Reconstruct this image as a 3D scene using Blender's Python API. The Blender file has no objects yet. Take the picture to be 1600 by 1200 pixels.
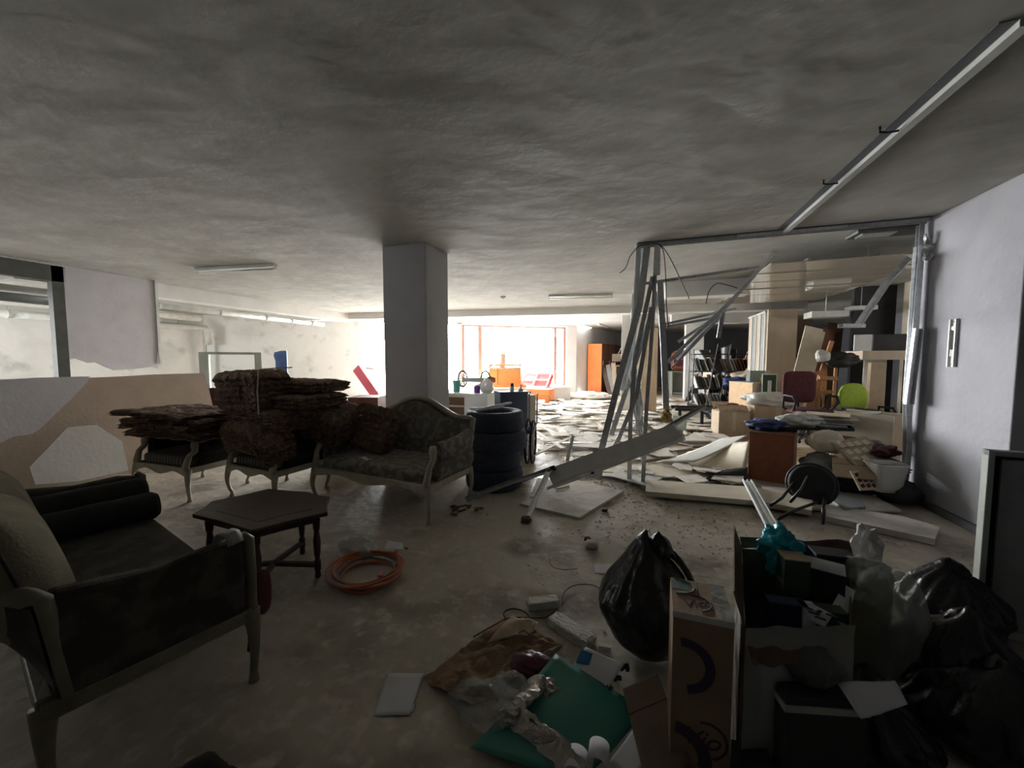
import bpy, bmesh, math, random
from mathutils import Vector, Matrix, Euler, noise
from mathutils.geometry import convex_hull_2d
SC = bpy.context.scene
COL = SC.collection
R = math.radians
V = Vector

# ---------------------------------------------------------------- camera
CAM_H, FOC, PITCH, YAW = 1.45, 600.0, R(3.62), R(18.4)
cam_d = bpy.data.cameras.new('camera')
cam_d.sensor_fit = 'HORIZONTAL'; cam_d.sensor_width = 36.0
cam_d.lens = FOC / 1600 * 36.0; cam_d.clip_start = 0.02; cam_d.clip_end = 200
cam = bpy.data.objects.new('camera', cam_d); COL.objects.link(cam)
cam.location = (0, 0, CAM_H); cam.rotation_euler = (R(90) - PITCH, 0, YAW)
SC.camera = cam
# ---------------------------------------------------------------- view + light
SC.view_settings.view_transform = 'Standard'; SC.view_settings.look = 'None'
SC.view_settings.gamma = 1.0; SC.view_settings.use_curve_mapping = False
SC.view_settings.exposure = 0.0
SC.cycles.use_denoising = True
SC.cycles.max_bounces = 12; SC.cycles.diffuse_bounces = 8; SC.cycles.glossy_bounces = 4
SC.cycles.sample_clamp_indirect = 12
wd = bpy.data.worlds.new('sky'); SC.world = wd; wd.use_nodes = True
bg = wd.node_tree.nodes['Background']
bg.inputs[0].default_value = (0.97, 0.99, 1.0, 1); bg.inputs[1].default_value = 52.0
def area(name, loc, target, sx, sy, power, color=(1, 1, 1), portal=False):
    l = bpy.data.lights.new(name, 'AREA'); l.shape = 'RECTANGLE'; l.size = sx; l.size_y = sy
    l.energy = power; l.color = color
    o = bpy.data.objects.new(name, l); COL.objects.link(o)
    o.location = loc; o.rotation_euler = (V(target) - V(loc)).to_track_quat('-Z', 'Y').to_euler()
    if portal: l.cycles.is_portal = True
    return o
# street front: one slanting line in plan, A + s*D
FA, FD = V((-13.1, 8.4, 0)), V((.82, .572, 0)).normalized()
FN = V((FD.y, -FD.x, 0))                      # towards the room
def FP(s, z=0, off=0): return FA + FD * s + FN * off + V((0, 0, z))
WS0, WS1 = 5.1, 12.5
pc = FP((WS0 + WS1) / 2, 1.38, -.25)
area('daylight_portal', pc, pc + FN, WS1 - WS0, 2.76, 1, portal=True)
# added fill lamp beyond the right pillar, brightens the annexe clutter; no window there
area('annexe_fill_light', (6.6, 5.9, 1.9), (3.4, 9.0, 1.2), 2.0, 1.5, 55, (1, .94, .86))

# unseen lamp added to lift the mouldy wall and left bay; no door built
area('left_bay_fill_light', (-12.7, .6, 1.5), (-10.2, 9.5, 1.5), 2.4, 2.2, 350, (.97, .99, 1))

# ---------------------------------------------------------------- pixel helpers (1600x1200 frame of the photograph)
_f = V((-math.sin(YAW) * math.cos(PITCH), math.cos(YAW) * math.cos(PITCH), -math.sin(PITCH)))
_r = V((math.cos(YAW), math.sin(YAW), 0)); _u = _r.cross(_f)
def ray(px, py): return _f + _r * ((px - 800) / FOC) + _u * ((600 - py) / FOC)
def G(px, py, h=0.0):
    r = ray(px, py); return V((0, 0, CAM_H)) + r * ((h - CAM_H) / r.z)
def PY(px, py, y):
    r = ray(px, py); return V((0, 0, CAM_H)) + r * (y / r.y)
def PX(px, py, x):
    r = ray(px, py); return V((0, 0, CAM_H)) + r * (x / r.x)

# ---------------------------------------------------------------- materials
MATS = {}
def mat(name, col, rough=.6, metal=0, col2=None, scale=8, detail=4, bump=0, bscale=None, trans=0, alpha=1, spec=.5,
        emit=None, estr=0, contrast=(.35, .65), sheen=0, stretch=None, kind='noise'):
    if name in MATS: return MATS[name]
    m = bpy.data.materials.new(name); m.use_nodes = True; MATS[name] = m
    nt = m.node_tree; b = nt.nodes['Principled BSDF']; N = nt.nodes.new; L = nt.links.new
    b.inputs['Roughness'].default_value = rough; b.inputs['Metallic'].default_value = metal
    b.inputs['Specular IOR Level'].default_value = spec
    b.inputs['Transmission Weight'].default_value = trans; b.inputs['Alpha'].default_value = alpha
    if sheen: b.inputs['Sheen Weight'].default_value = sheen
    b.inputs['Base Color'].default_value = (*col, 1)
    tc = N('ShaderNodeTexCoord'); mp = N('ShaderNodeMapping'); L(tc.outputs['Object'], mp.inputs[0])
    if stretch: mp.inputs['Scale'].default_value = stretch
    if col2:
        if kind == 'voronoi':
            n = N('ShaderNodeTexVoronoi'); n.inputs['Scale'].default_value = scale; out = n.outputs['Distance']
        elif kind == 'wave':
            n = N('ShaderNodeTexWave'); n.inputs['Scale'].default_value = scale; n.inputs['Distortion'].default_value = 1.2; out = n.outputs['Fac']
        else:
            n = N('ShaderNodeTexNoise'); n.inputs['Scale'].default_value = scale; n.inputs['Detail'].default_value = detail; out = n.outputs['Fac']
        L(mp.outputs[0], n.inputs['Vector'])
        cr = N('ShaderNodeValToRGB'); L(out, cr.inputs[0]); L(cr.outputs[0], b.inputs['Base Color'])
        cr.color_ramp.elements[0].position, cr.color_ramp.elements[1].position = contrast
        cr.color_ramp.elements[0].color = (*col, 1); cr.color_ramp.elements[1].color = (*col2, 1)
    if bump:
        n2 = N('ShaderNodeTexNoise'); n2.inputs['Scale'].default_value = bscale or scale * 4; n2.inputs['Detail'].default_value = 5
        L(mp.outputs[0], n2.inputs['Vector'])
        bp = N('ShaderNodeBump'); bp.inputs['Strength'].default_value = bump; bp.inputs['Distance'].default_value = .02
        L(n2.outputs['Fac'], bp.inputs['Height']); L(bp.outputs[0], b.inputs['Normal'])
    if emit:
        b.inputs['Emission Color'].default_value = (*emit, 1); b.inputs['Emission Strength'].default_value = estr
    return m

def layered(name, base, layers, rough=.8, bump=.3, bscale=6, rough2=None):
    """base colour plus noise-masked stains: layers = [(scale, lo, hi, colour, detail)]"""
    m = bpy.data.materials.new(name); m.use_nodes = True; MATS[name] = m
    nt = m.node_tree; b = nt.nodes['Principled BSDF']; N = nt.nodes.new; L = nt.links.new
    tc = N('ShaderNodeTexCoord'); prev = None
    for i, (sc, lo, hi, colr, det) in enumerate(layers):
        n = N('ShaderNodeTexNoise'); n.inputs['Scale'].default_value = sc; n.inputs['Detail'].default_value = det
        mp = N('ShaderNodeMapping'); mp.inputs['Location'].default_value = (i * 7.3, i * 3.1, 1.7 * i)
        L(tc.outputs['Object'], mp.inputs[0]); L(mp.outputs[0], n.inputs['Vector'])
        mr = N('ShaderNodeMapRange'); mr.inputs['From Min'].default_value = lo; mr.inputs['From Max'].default_value = hi
        L(n.outputs['Fac'], mr.inputs['Value'])
        mx = N('ShaderNodeMix'); mx.data_type = 'RGBA'; L(mr.outputs[0], mx.inputs[0])
        if prev is None: mx.inputs[6].default_value = (*base, 1)
        else: L(prev, mx.inputs[6])
        mx.inputs[7].default_value = (*colr, 1); prev = mx.outputs[2]
        if i == 0 and rough2 is not None:
            mr2 = N('ShaderNodeMapRange'); L(mr.outputs[0], mr2.inputs['Value'])
            mr2.inputs['To Min'].default_value = rough; mr2.inputs['To Max'].default_value = rough2
            L(mr2.outputs[0], b.inputs['Roughness'])
    L(prev, b.inputs['Base Color'])
    if rough2 is None: b.inputs['Roughness'].default_value = rough
    n2 = N('ShaderNodeTexNoise'); n2.inputs['Scale'].default_value = bscale; n2.inputs['Detail'].default_value = 6
    L(tc.outputs['Object'], n2.inputs['Vector'])
    bp = N('ShaderNodeBump'); bp.inputs['Strength'].default_value = bump; bp.inputs['Distance'].default_value = .03
    L(n2.outputs['Fac'], bp.inputs['Height']); L(bp.outputs[0], b.inputs['Normal'])
    return m

layered('floor_concrete', (.40, .35, .275), [(.9, .45, .62, (.50, .45, .37), 5), (2.3, .5, .66, (.25, .21, .16), 6), (14, .52, .75, (.56, .51, .44), 6), (.5, .55, .7, (.30, .26, .20), 3)], rough=.42, rough2=.75, bump=.35, bscale=9)
layered('ceiling_plaster', (.43, .425, .395), [(1.1, .4, .7, (.33, .325, .30), 6), (4, .5, .8, (.48, .475, .44), 5), (2.1, .54, .80, (.34, .335, .31), 8)], rough=.9, bump=.9, bscale=2.2)
layered('mould_wall', (.80, .80, .78), [(.8, .50, .78, (.56, .57, .53), 6), (2.2, .60, .82, (.40, .41, .37), 8), (9, .6, .85, (.76, .75, .68), 5)], rough=.9, bump=.3, bscale=8)
layered('grey_paint', (.36, .36, .39), [(3, .4, .8, (.31, .31, .335), 5)], rough=.75, bump=.12, bscale=20)
layered('column_paint', (.47, .47, .49), [(3, .4, .8, (.42, .42, .435), 5)], rough=.75, bump=.12, bscale=20)
layered('white_paint', (.72, .72, .70), [(2, .45, .8, (.62, .62, .60), 5)], rough=.8, bump=.1, bscale=20)
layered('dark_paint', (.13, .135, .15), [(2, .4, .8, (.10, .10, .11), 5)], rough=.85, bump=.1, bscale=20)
layered('drywall', (.66, .65, .68), [(4, .4, .8, (.58, .57, .59), 5)], rough=.85, bump=.08, bscale=25)
layered('drywall_back', (.50, .41, .33), [(5, .4, .8, (.44, .36, .28), 5)], rough=.9, bump=.1, bscale=30)
layered('broken_board', (.70, .66, .59), [(3, .45, .7, (.52, .47, .40), 5), (14, .5, .75, (.70, .68, .63), 4)], rough=.85, bump=.3, bscale=18)
layered('mineral_wool', (.20, .125, .085), [(6, .35, .7, (.12, .075, .05), 8), (26, .5, .75, (.30, .21, .15), 6)], rough=1, bump=1.0, bscale=24)
layered('garbage_plastic', (.012, .012, .013), [(5, .4, .8, (.02, .02, .021), 3)], rough=.28, bump=.9, bscale=7)
mat('galvanised', (.78, .80, .81), .30, .6, (.6, .62, .64), 30, bump=.05)
mat('galvanised_dull', (.50, .51, .51), .42, .45, (.38, .39, .40), 20, bump=.1)
mat('aluminium_foil', (.85, .87, .88), .22, .45, bump=.6, bscale=30, scale=10)
mat('white_enamel', (.72, .74, .72), .35, .0, (.6, .62, .6), 6)
mat('cream_frame', (.50, .46, .37), .5, 0, (.40, .36, .28), 12, bump=.2)
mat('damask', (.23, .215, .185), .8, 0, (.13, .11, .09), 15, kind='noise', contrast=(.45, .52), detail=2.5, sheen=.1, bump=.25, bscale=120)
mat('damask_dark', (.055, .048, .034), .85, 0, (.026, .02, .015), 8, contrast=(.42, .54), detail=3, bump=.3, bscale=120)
mat('damask_olive', (.23, .205, .13), .85, 0, (.17, .15, .095), 6, contrast=(.4, .6), bump=.3, bscale=90)
mat('stripe_fabric', (.07, .065, .06), .85, 0, (.17, .165, .14), 6.5, kind='wave', contrast=(.4, .6), bump=.2, bscale=90)
mat('black_velvet', (.010, .010, .010), .95, 0, (.02, .02, .018), 8, bump=.2)
mat('dark_wood', (.075, .045, .03), .4, 0, (.045, .025, .018), 5, stretch=(1, 8, 1), bump=.1)
mat('rubber', (.040, .050, .080), .7, 0, (.055, .068, .10), 25, bump=.5, bscale=60)
mat('navy_laminate', (.05, .07, .115), .6, 0, (.065, .085, .13), 10)
mat('orange_laminate', (.80, .26, .07), .5, 0, (.70, .21, .05), 3)
mat('red_laminate', (.55, .04, .045), .5, 0, (.45, .03, .03), 5)
mat('brown_laminate', (.20, .085, .05), .55, 0, (.15, .06, .035), 6, stretch=(1, 1, .2))
mat('red_brown_board', (.27, .085, .035), .6, 0, (.22, .065, .028), 14, bump=.1)
mat('tan_board', (.52, .43, .33), .7, 0, (.46, .38, .29), 9, stretch=(1, 1, .15))
mat('pine_edge', (.66, .42, .20), .6, 0, (.58, .36, .17), 10)
mat('birch', (.72, .58, .42), .6, 0, (.64, .50, .35), 6, stretch=(4, 4, .3))
mat('easel_wood', (.42, .20, .08), .55, 0, (.32, .14, .06), 12, stretch=(1, 1, .2))
mat('cardboard', (.42, .325, .225), .85, 0, (.36, .275, .185), 9, bump=.1)
mat('cardboard_dark', (.14, .088, .053), .85, 0, (.10, .062, .038), 6, bump=.15)
mat('kraft_paper', (.27, .17, .095), .85, 0, (.20, .125, .07), 9, bump=.35, bscale=20)
mat('cream_card', (.66, .60, .47), .75, 0, (.58, .52, .40), 6)
mat('white_plastic', (.72, .72, .68), .45, 0, (.62, .62, .58), 5)
mat('grey_plastic', (.30, .32, .32), .5, 0, (.25, .26, .26), 9)
mat('black_plastic', (.014, .014, .016), .7, 0, (.024, .024, .026), 9)
mat('black_metal', (.02, .02, .022), .4, .5, (.035, .035, .035), 12)
mat('maroon_fabric', (.10, .022, .028), .9, 0, (.07, .015, .02), 20, bump=.3, bscale=140)
mat('lime_fabric', (.33, .46, .05), .85, 0, (.28, .40, .04), 20, bump=.3, bscale=140)
mat('teal_sheet', (.035, .215, .17), .38, 0, (.028, .18, .145), 3)
mat('teal_bag', (.02, .42, .48), .25, 0, (.015, .33, .40), 6, bump=.6, bscale=20, trans=.15)
mat('white_paper', (.66, .66, .68), .8, 0, (.58, .58, .60), 5, bump=.1)
mat('foam_white', (.74, .73, .66), .85, 0, (.50, .48, .40), 30, contrast=(.55, .8), bump=.6, bscale=60)
mat('hose_orange', (.50, .15, .06), .4, 0, (.42, .12, .05), 20)
mat('hose_blue', (.17, .30, .36), .4, 0, (.3, .38, .4), 8)
mat('pink_tag', (.65, .32, .38), .6)
mat('blue_print', (.02, .16, .32), .6)
mat('blue_cloth', (.025, .045, .14), .85, 0, (.05, .08, .2), 12, bump=.6, bscale=30)
mat('navy_panel', (.05, .10, .26), .6, 0, (.07, .13, .32), 6)
mat('pink_plank', (.78, .12, .16), .5)
mat('grey_green_paint', (.42, .45, .40), .6, 0, (.36, .39, .34), 6)
mat('dark_grey_metal', (.085, .09, .08), .5, 0, (.065, .07, .06), 8)
mat('window_bronze', (.30, .17, .13), .5)
mat('satin_wine', (.10, .012, .03), .3, 0, (.06, .008, .018), 9, bump=.5, bscale=18)
mat('silver_foil', (.50, .47, .42), .3, .55, (.32, .29, .25), 9, bump=.8, bscale=22)
mat('clear_film', (.62, .64, .61), .15, 0, trans=.0, alpha=.30, bump=1.0, bscale=14)
mat('clear_film_dim', (.50, .52, .48), .3, 0, alpha=.5, bump=1.0, bscale=12)
mat('opaque_film', (.72, .72, .68), .3, 0, (.6, .6, .56), 8, bump=1.0, bscale=16, alpha=.9)
mat('glass', (.8, .95, .9), .04, 0, trans=.9, alpha=.5)
mat('pvc_ceiling', (.52, .48, .40), .06, 0, (.48, .44, .37), 2, spec=1.0)
mat('trough_paint', (.46, .45, .42), .5, .1, (.40, .39, .37), 8, bump=.1)
mat('dark_frame', (.20, .175, .115), .5, 0, (.14, .12, .08), 12, bump=.2)  # darker tone of the cream frame paint, for the foreground sofa
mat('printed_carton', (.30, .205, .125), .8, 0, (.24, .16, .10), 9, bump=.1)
mat('brown_stretch', (.5, .46, .4), .5)
mat('mirror_white', (.75, .77, .77), .25)
mat('white_pipe', (.66, .66, .62), .5, 0, (.52, .52, .48), 6)
mat('green_board', (.045, .085, .045), .7)
mat('crate_dark', (.018, .026, .020), .6)
mat('sack_dark', (.10, .10, .098), .5, 0, (.07, .07, .068), 9, bump=.8, bscale=18)
layered('bounce_cut_paint', (.05, .05, .055), [(2, .4, .8, (.035, .035, .04), 5)], rough=.9, bump=.1, bscale=20)  # near-black so the unseen rear wall bounces little light into the foreground
mat('deep_blue', (.012, .02, .06), .6)
mat('olive_card', (.22, .23, .06), .7)
mat('ink', (.05, .03, .06), .7)
mat('green_ink', (.10, .17, .14), .7)
mat('yellow_card', (.75, .52, .05), .6)
mat('teal_cup', (.12, .42, .36), .5)
mat('purple_pot', (.18, .08, .35), .5)
mat('cable_grey', (.05, .05, .05), .6)
mat('foam_yellow', (.42, .30, .10), .95, 0, (.3, .2, .07), 20, bump=1, bscale=40)
mat('outdoor_paving', (.75, .75, .74), .9, 0, (.65, .65, .64), 1, bump=.2)
mat('outdoor_rail', (.20, .19, .2), .6)
mat('rubble_dust', (.55, .50, .43), .95, 0, (.42, .38, .32), 14, bump=1, bscale=14)
mat('lamp_tube', (.75, .75, .72), .3)

# ---------------------------------------------------------------- mesh builder
class MB:
    def __init__(s): s.v = []; s.f = []
    def add(s, vs, fs, M=None):
        o = len(s.v)
        s.v += [tuple(M @ V(v)) for v in vs] if M is not None else [tuple(v) for v in vs]
        s.f += [tuple(i + o for i in f) for f in fs]; return s
    def box(s, c, d, rot=None):
        x, y, z = d[0] / 2, d[1] / 2, d[2] / 2
        vs = [V((a, b, e)) for a in (-x, x) for b in (-y, y) for e in (-z, z)]
        M = Matrix.Translation(V(c)) @ (Euler(rot).to_matrix().to_4x4() if rot else Matrix())
        return s.add(vs, [(0, 1, 3, 2), (4, 6, 7, 5), (0, 4, 5, 1), (2, 3, 7, 6), (0, 2, 6, 4), (1, 5, 7, 3)], M)
    def bb(s, a, b):
        a, b = V(a), V(b); return s.box((a + b) / 2, b - a)
    def sweep(s, prof, pts, up=(0, 0, 1), scale=None, closed=False, caps=True):
        pts = [V(p) for p in pts]; n = len(pts); k = len(prof); up = V(up); rings = []
        for i, p in enumerate(pts):
            if closed: t = pts[(i + 1) % n] - pts[i - 1]
            else: t = pts[min(i + 1, n - 1)] - pts[max(i - 1, 0)]
            t.normalize(); u = up
            if abs(t.dot(u)) > .97: u = V((0, 1, 0)) if abs(t.y) < .9 else V((1, 0, 0))
            if n > 2 and i and not closed and abs(t.dot(up)) > .97: u = last
            a = t.cross(u).normalized(); b = a.cross(t).normalized(); last = b
            sc = scale[i] if scale else 1
            rings.append([p + a * (q[0] * sc) + b * (q[1] * sc) for q in prof])
        vs = [v for r in rings for v in r]; fs = []
        m = n if closed else n - 1
        for i in range(m):
            for j in range(k):
                fs.append((i * k + j, i * k + (j + 1) % k, ((i + 1) % n) * k + (j + 1) % k, ((i + 1) % n) * k + j))
        if not closed and caps: fs += [tuple(range(k))[::-1], tuple((n - 1) * k + j for j in range(k))]
        return s.add(vs, fs)
    def tube(s, pts, r=.01, n=8, closed=False, up=(0, 0, 1)):
        rr = r if isinstance(r, (list, tuple)) else None
        prof = [(math.cos(a * 2 * math.pi / n) * (1 if rr else r), math.sin(a * 2 * math.pi / n) * (1 if rr else r)) for a in range(n)]
        return s.sweep(prof, pts, up, list(rr) if rr else None, closed)
    def cyl(s, p0, p1, r0, r1=None, n=12): return s.tube([p0, p1], [r0, r1 if r1 is not None else r0], n)
    def lathe(s, prof, n=24, M=None, close=False):
        vs = [V((r * math.cos(2 * math.pi * i / n), r * math.sin(2 * math.pi * i / n), z)) for i in range(n) for r, z in prof]
        k = len(prof); fs = []
        for i in range(n):
            for j in range(k if close else k - 1):
                fs.append((i * k + j, ((i + 1) % n) * k + j, ((i + 1) % n) * k + (j + 1) % k, i * k + (j + 1) % k))
        return s.add(vs, fs, M)
    def prism(s, poly, z0, z1, M=None):
        k = len(poly); vs = [V((x, y, z0)) for x, y in poly] + [V((x, y, z1)) for x, y in poly]
        fs = [tuple(range(k))[::-1], tuple(range(k, 2 * k))] + [(i, (i + 1) % k, k + (i + 1) % k, k + i) for i in range(k)]
        return s.add(vs, fs, M)
    def grid(s, fn, nu, nv, wrap=False):
        vs = [fn(i / nu, j / nv) for i in range(nu + (0 if wrap else 1)) for j in range(nv + 1)]
        k = nv + 1; m = nu if wrap else nu + 1; fs = []
        for i in range(nu):
            for j in range(nv): fs.append((i * k + j, ((i + 1) % m) * k + j, ((i + 1) % m) * k + j + 1, i * k + j + 1))
        return s.add(vs, fs)
    def blob(s, c, d, fn=None, sub=3, M=None):
        b = bmesh.new(); bmesh.ops.create_icosphere(b, subdivisions=sub, radius=1)
        vs = []
        for v in b.verts:
            p = v.co.copy()
            if fn: p = fn(p)
            vs.append(V((p.x * d[0] / 2, p.y * d[1] / 2, p.z * d[2] / 2)) + V(c))
        fs = [tuple(v.index for v in f.verts) for f in b.faces]; b.free()
        return s.add(vs, fs, M)
    def build(s, name, m, parent=None, world=False, smooth=False, bevel=0, solid=0, sub=0, base=None):
        me = bpy.data.meshes.new(name); vs = [V(v) for v in s.v]; loc = V((0, 0, 0))
        if parent is not None and world:
            Mi = (Matrix.Translation(parent.location) @ parent.rotation_euler.to_matrix().to_4x4()).inverted()
            vs = [Mi @ v for v in vs]
        elif parent is None:
            lo = V([min(v[i] for v in vs) for i in range(3)]); hi = V([max(v[i] for v in vs) for i in range(3)])
            loc = V(base) if base is not None else V(((lo.x + hi.x) / 2, (lo.y + hi.y) / 2, lo.z)); vs = [v - loc for v in vs]
        me.from_pydata([tuple(v) for v in vs], [], s.f); me.validate()
        b = bmesh.new(); b.from_mesh(me); bmesh.ops.recalc_face_normals(b, faces=b.faces); b.to_mesh(me); b.free()
        me.materials.append(MATS[m] if isinstance(m, str) else m)
        if smooth: me.shade_smooth()
        o = bpy.data.objects.new(name, me); COL.objects.link(o)
        if parent is not None: o.parent = parent
        else: o.location = loc
        if solid:
            md = o.modifiers.new('solid', 'SOLIDIFY'); md.thickness = solid; md.offset = 0
        if bevel:
            md = o.modifiers.new('bevel', 'BEVEL'); md.width = bevel; md.segments = 2; md.limit_method = 'ANGLE'; md.angle_limit = R(40)
        if sub:
            md = o.modifiers.new('sub', 'SUBSURF'); md.levels = sub; md.render_levels = sub
        return o

def tag(o, label=None, cat=None, group=None, kind=None):
    if label: o['label'] = label
    if cat: o['category'] = cat
    if group: o['group'] = group
    if kind: o['kind'] = kind
    return o
def thing(name, label, cat, loc=(0, 0, 0), rz=0, group=None):
    o = bpy.data.objects.new(name, None); o.empty_display_size = .1; COL.objects.link(o)
    o.location = V(loc); o.rotation_euler = (0, 0, rz); return tag(o, label, cat, group)
def struct(name, mb, m, **k): return tag(mb.build(name, m, **k), kind='structure')
def copy_tree(root, loc, rz, label, group=None):
    r = root.copy(); COL.objects.link(r); r.location = V(loc); r.rotation_euler = (0, 0, rz); r['label'] = label
    if group: r['group'] = group
    for ch in list(root.children):
        c = ch.copy(); COL.objects.link(c); c.parent = r
        for g in ch.children:
            d = g.copy(); COL.objects.link(d); d.parent = c
    return r
def nz(p, s=1, o=0): return noise.noise(V(p) * s + V((o, o * 1.7, o * .3)))
def nz3(p, s=1, o=0): return V((nz(p, s, o), nz(p, s, o + 11), nz(p, s, o + 23)))
def UP(w, f, t=.0025): return [(-w/2, 0), (w/2, 0), (w/2, f), (w/2-t, f), (w/2-t, t), (-w/2+t, t), (-w/2+t, f), (-w/2, f)]
def lerp(a, b, t): return a + (b - a) * t
# ================================================================ THE SETTING
CH = 2.85
rnd = random.Random(5)
def wall(name, a, b, z0, z1, t, m, side=1):
    a, b = V(a), V(b); d = (b - a).normalized(); n = V((d.y, -d.x, 0)) * t * side
    poly = [(a.x, a.y), (b.x, b.y), (b.x - n.x, b.y - n.y), (a.x - n.x, a.y - n.y)]
    return struct(name, MB().prism(poly, z0, z1), m)
fl = MB(); fl.bb((-15, -3.2, -.2), (8, 8.4, 0))
e0, e1 = FP(0), FP(13.2)
fl.prism([(-15, 8.4), (8, 8.4), (8, 22), (-1.2, 22), (e1.x, e1.y), (e0.x, e0.y)], -.2, 0)
struct('floor', fl, 'floor_concrete')
cl = MB().bb((-15, -3.2, CH), (8, 8.4, CH + .25))
cl.prism([(-15, 8.4), (8, 8.4), (8, 22), (-1.2, 22), (e1.x, e1.y), (e0.x, e0.y)], CH, CH + .25)
struct('ceiling', cl, 'ceiling_plaster')
# left: outer wall with mould, seen above the torn partition
wall('wall_left', (-13.0, -3.0), (-13.0, 8.47), 0, CH, .25, 'mould_wall', 1)
wall('wall_front_left', FP(-.1), FP(WS0), 0, CH, .25, 'mould_wall', 1)
wall('wall_front_pier', FP(8.02), FP(8.24, 0), 0, CH, .25, 'white_paint', 1)
wall('wall_front_right', FP(WS1), FP(WS1 + .45), 0, CH, .25, 'white_paint', 1)
struct('wall_front_lintel', MB().prism([tuple(FP(WS0).xy), tuple(FP(WS1).xy), tuple(FP(WS1, 0, -.25).xy), tuple(FP(WS0, 0, -.25).xy)], 2.76, CH), 'white_paint')
EW = FP(WS1 + .45)
wall('wall_locker_side', (EW.x, EW.y), (-.95, 21), 0, CH, .2, 'white_paint', 1)
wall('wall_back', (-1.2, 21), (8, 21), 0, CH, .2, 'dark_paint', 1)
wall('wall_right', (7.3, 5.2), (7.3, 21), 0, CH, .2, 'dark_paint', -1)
wall('wall_behind_camera', (-13, -3), (7, -3), 0, CH, .2, 'bounce_cut_paint', -1)
# right wall: pillar block by the doorway, with lintel over the dark opening
struct('wall_right_pillar', MB().prism([(2.70, 3.96), (3.35, 3.96), (3.35, 5.2), (2.70, 5.2)], 0, CH), 'grey_paint', bevel=.01)
struct('wall_right_lintel', MB().bb((2.70, -3, 2.68), (3.0, 3.96, CH)), 'grey_paint')
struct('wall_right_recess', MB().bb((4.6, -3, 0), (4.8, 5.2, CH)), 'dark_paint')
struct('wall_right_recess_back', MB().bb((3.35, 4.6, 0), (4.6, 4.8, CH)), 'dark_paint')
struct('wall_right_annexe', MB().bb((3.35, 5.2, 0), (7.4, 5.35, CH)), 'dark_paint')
struct('baseboard_right', MB().bb((2.672, 3.94, 0), (2.70, 5.2, .07)), 'dark_paint')
# main column
struct('column_main', MB().bb((-3.06, 4.10, 0), (-2.45, 4.66, CH)), 'column_paint', bevel=.008)
struct('column_far', MB().bb((-.50, 11.15, 0), (.22, 11.7, CH)), 'white_paint', bevel=.008)
# beams
struct('beam_far', MB().prism([(-13, 9.0), (-5.2, 9.95), (3.8, 11.1), (3.8, 11.5), (-5.2, 10.35), (-13, 9.4)], 2.67, CH), 'white_paint')
struct('beam_left', MB().bb((-8.75, 3.0, 2.60), (-8.40, 9.6, CH)), 'white_paint')
struct('beam_right_near', MB().bb((.42, 7.6, 2.58), (1.75, 7.95, CH)), 'white_paint')
struct('beam_right_far', MB().bb((.9, 13.0, 2.55), (3.2, 13.4, CH)), 'white_paint')
struct('column_back_right', MB().bb((1.55, 15.2, 0), (2.15, 15.7, CH)), 'white_paint', bevel=.008)
struct('wall_right_patch', MB().bb((4.55, 8.8, 0), (5.6, 9.0, CH)), 'cream_card')
struct('wall_right_opening_dark', MB().bb((3.9, 9.2, 0), (4.55, 9.3, CH)), 'black_plastic')  # solid black slab, its colour stands for the darkness of an opening
# shop window
def mullion(s, w=.07, col='window_bronze'):
    p = FP(s, 0, -.1)
    return MB().box((p.x, p.y, 1.38), (w, .07, 2.76), (0, 0, math.atan2(FD.y, FD.x))).build('window_mullion', col, win, world=True)
win = tag(bpy.data.objects.new('window_1', None), kind='structure'); COL.objects.link(win); win.location = FP(10.3, 0, -.1)
for s in (8.28, 8.95, 12.05, 12.46): mullion(s, .16 if s < 12 else .12)
for a, b in ((8.24, 8.95), (8.95, 12.05), (12.05, 12.5)):
    for z in (.03, 2.73):
        p = FP((a + b) / 2, z, -.1); MB().box(p, (b - a, .06, .06), (0, 0, math.atan2(FD.y, FD.x))).build('window_rail', 'window_bronze', win, world=True)
# outside: sunlit terrace with rising ground
struct('outside_ground', MB().prism([tuple(FP(-8, 0, -.26).xy), tuple(FP(24, 0, -.26).xy), tuple(FP(30, 0, -20).xy), tuple(FP(-14, 0, -20).xy)], -.35, -.05), 'outdoor_paving')
rl = MB(); 
for a in range(12):
    pass
p0, p1 = FP(3, .75, -4), FP(16, 2.3, -9)
rl.tube([p0, p1], .025, 6)
for t in (.05, .25, .45, .65, .85): q = p0.lerp(p1, t); rl.tube([q, (q.x, q.y, -.1)], .02, 6)
tag(rl.build('stair_rail', 'outdoor_rail', smooth=True), 'thin metal handrail rising to the right outside the bright window', 'rail')

plat = MB().prism([tuple(FP(8.3, 0, .02).xy), tuple(FP(12.1, 0, .02).xy), tuple(FP(12.0, 0, 1.5).xy), tuple(FP(8.3, 0, 1.5).xy)], 0, .45)
struct('trim_1', plat, 'white_paint')
# partition on the left: torn plasterboard skin standing on a steel frame
XP = -8.2
part = thing('partition_wall', 'torn grey plasterboard partition with a framed opening at far left', 'partition', (XP, 3.9, 0))
part['kind'] = 'structure'; del part['category']; del part['label']; part.name = 'wall_partition'
def yz(px, py, x=XP): p = PX(px, py, x); return (p.y, p.z)
def slabX(poly, x, t=.0125):
    M = Matrix(((0, 0, 1, x), (1, 0, 0, 0), (0, 1, 0, 0), (0, 0, 0, 1)))
    return MB().prism(poly, 0, t, M)
pts = [yz(100, 415), yz(243, 441)]; pts = [(pts[0][0], CH), (pts[1][0], CH)]
low = [yz(*q) for q in ((246, 576), (240, 573), (222, 575), (200, 577), (178, 579), (160, 572), (148, 566), (136, 567), (118, 560), (104, 562))]
slabX(pts + low, XP).build('plasterboard_skin', 'drywall', part, world=True)
y0, y1 = yz(84, 500)[0], yz(103, 500)[0]
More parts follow.
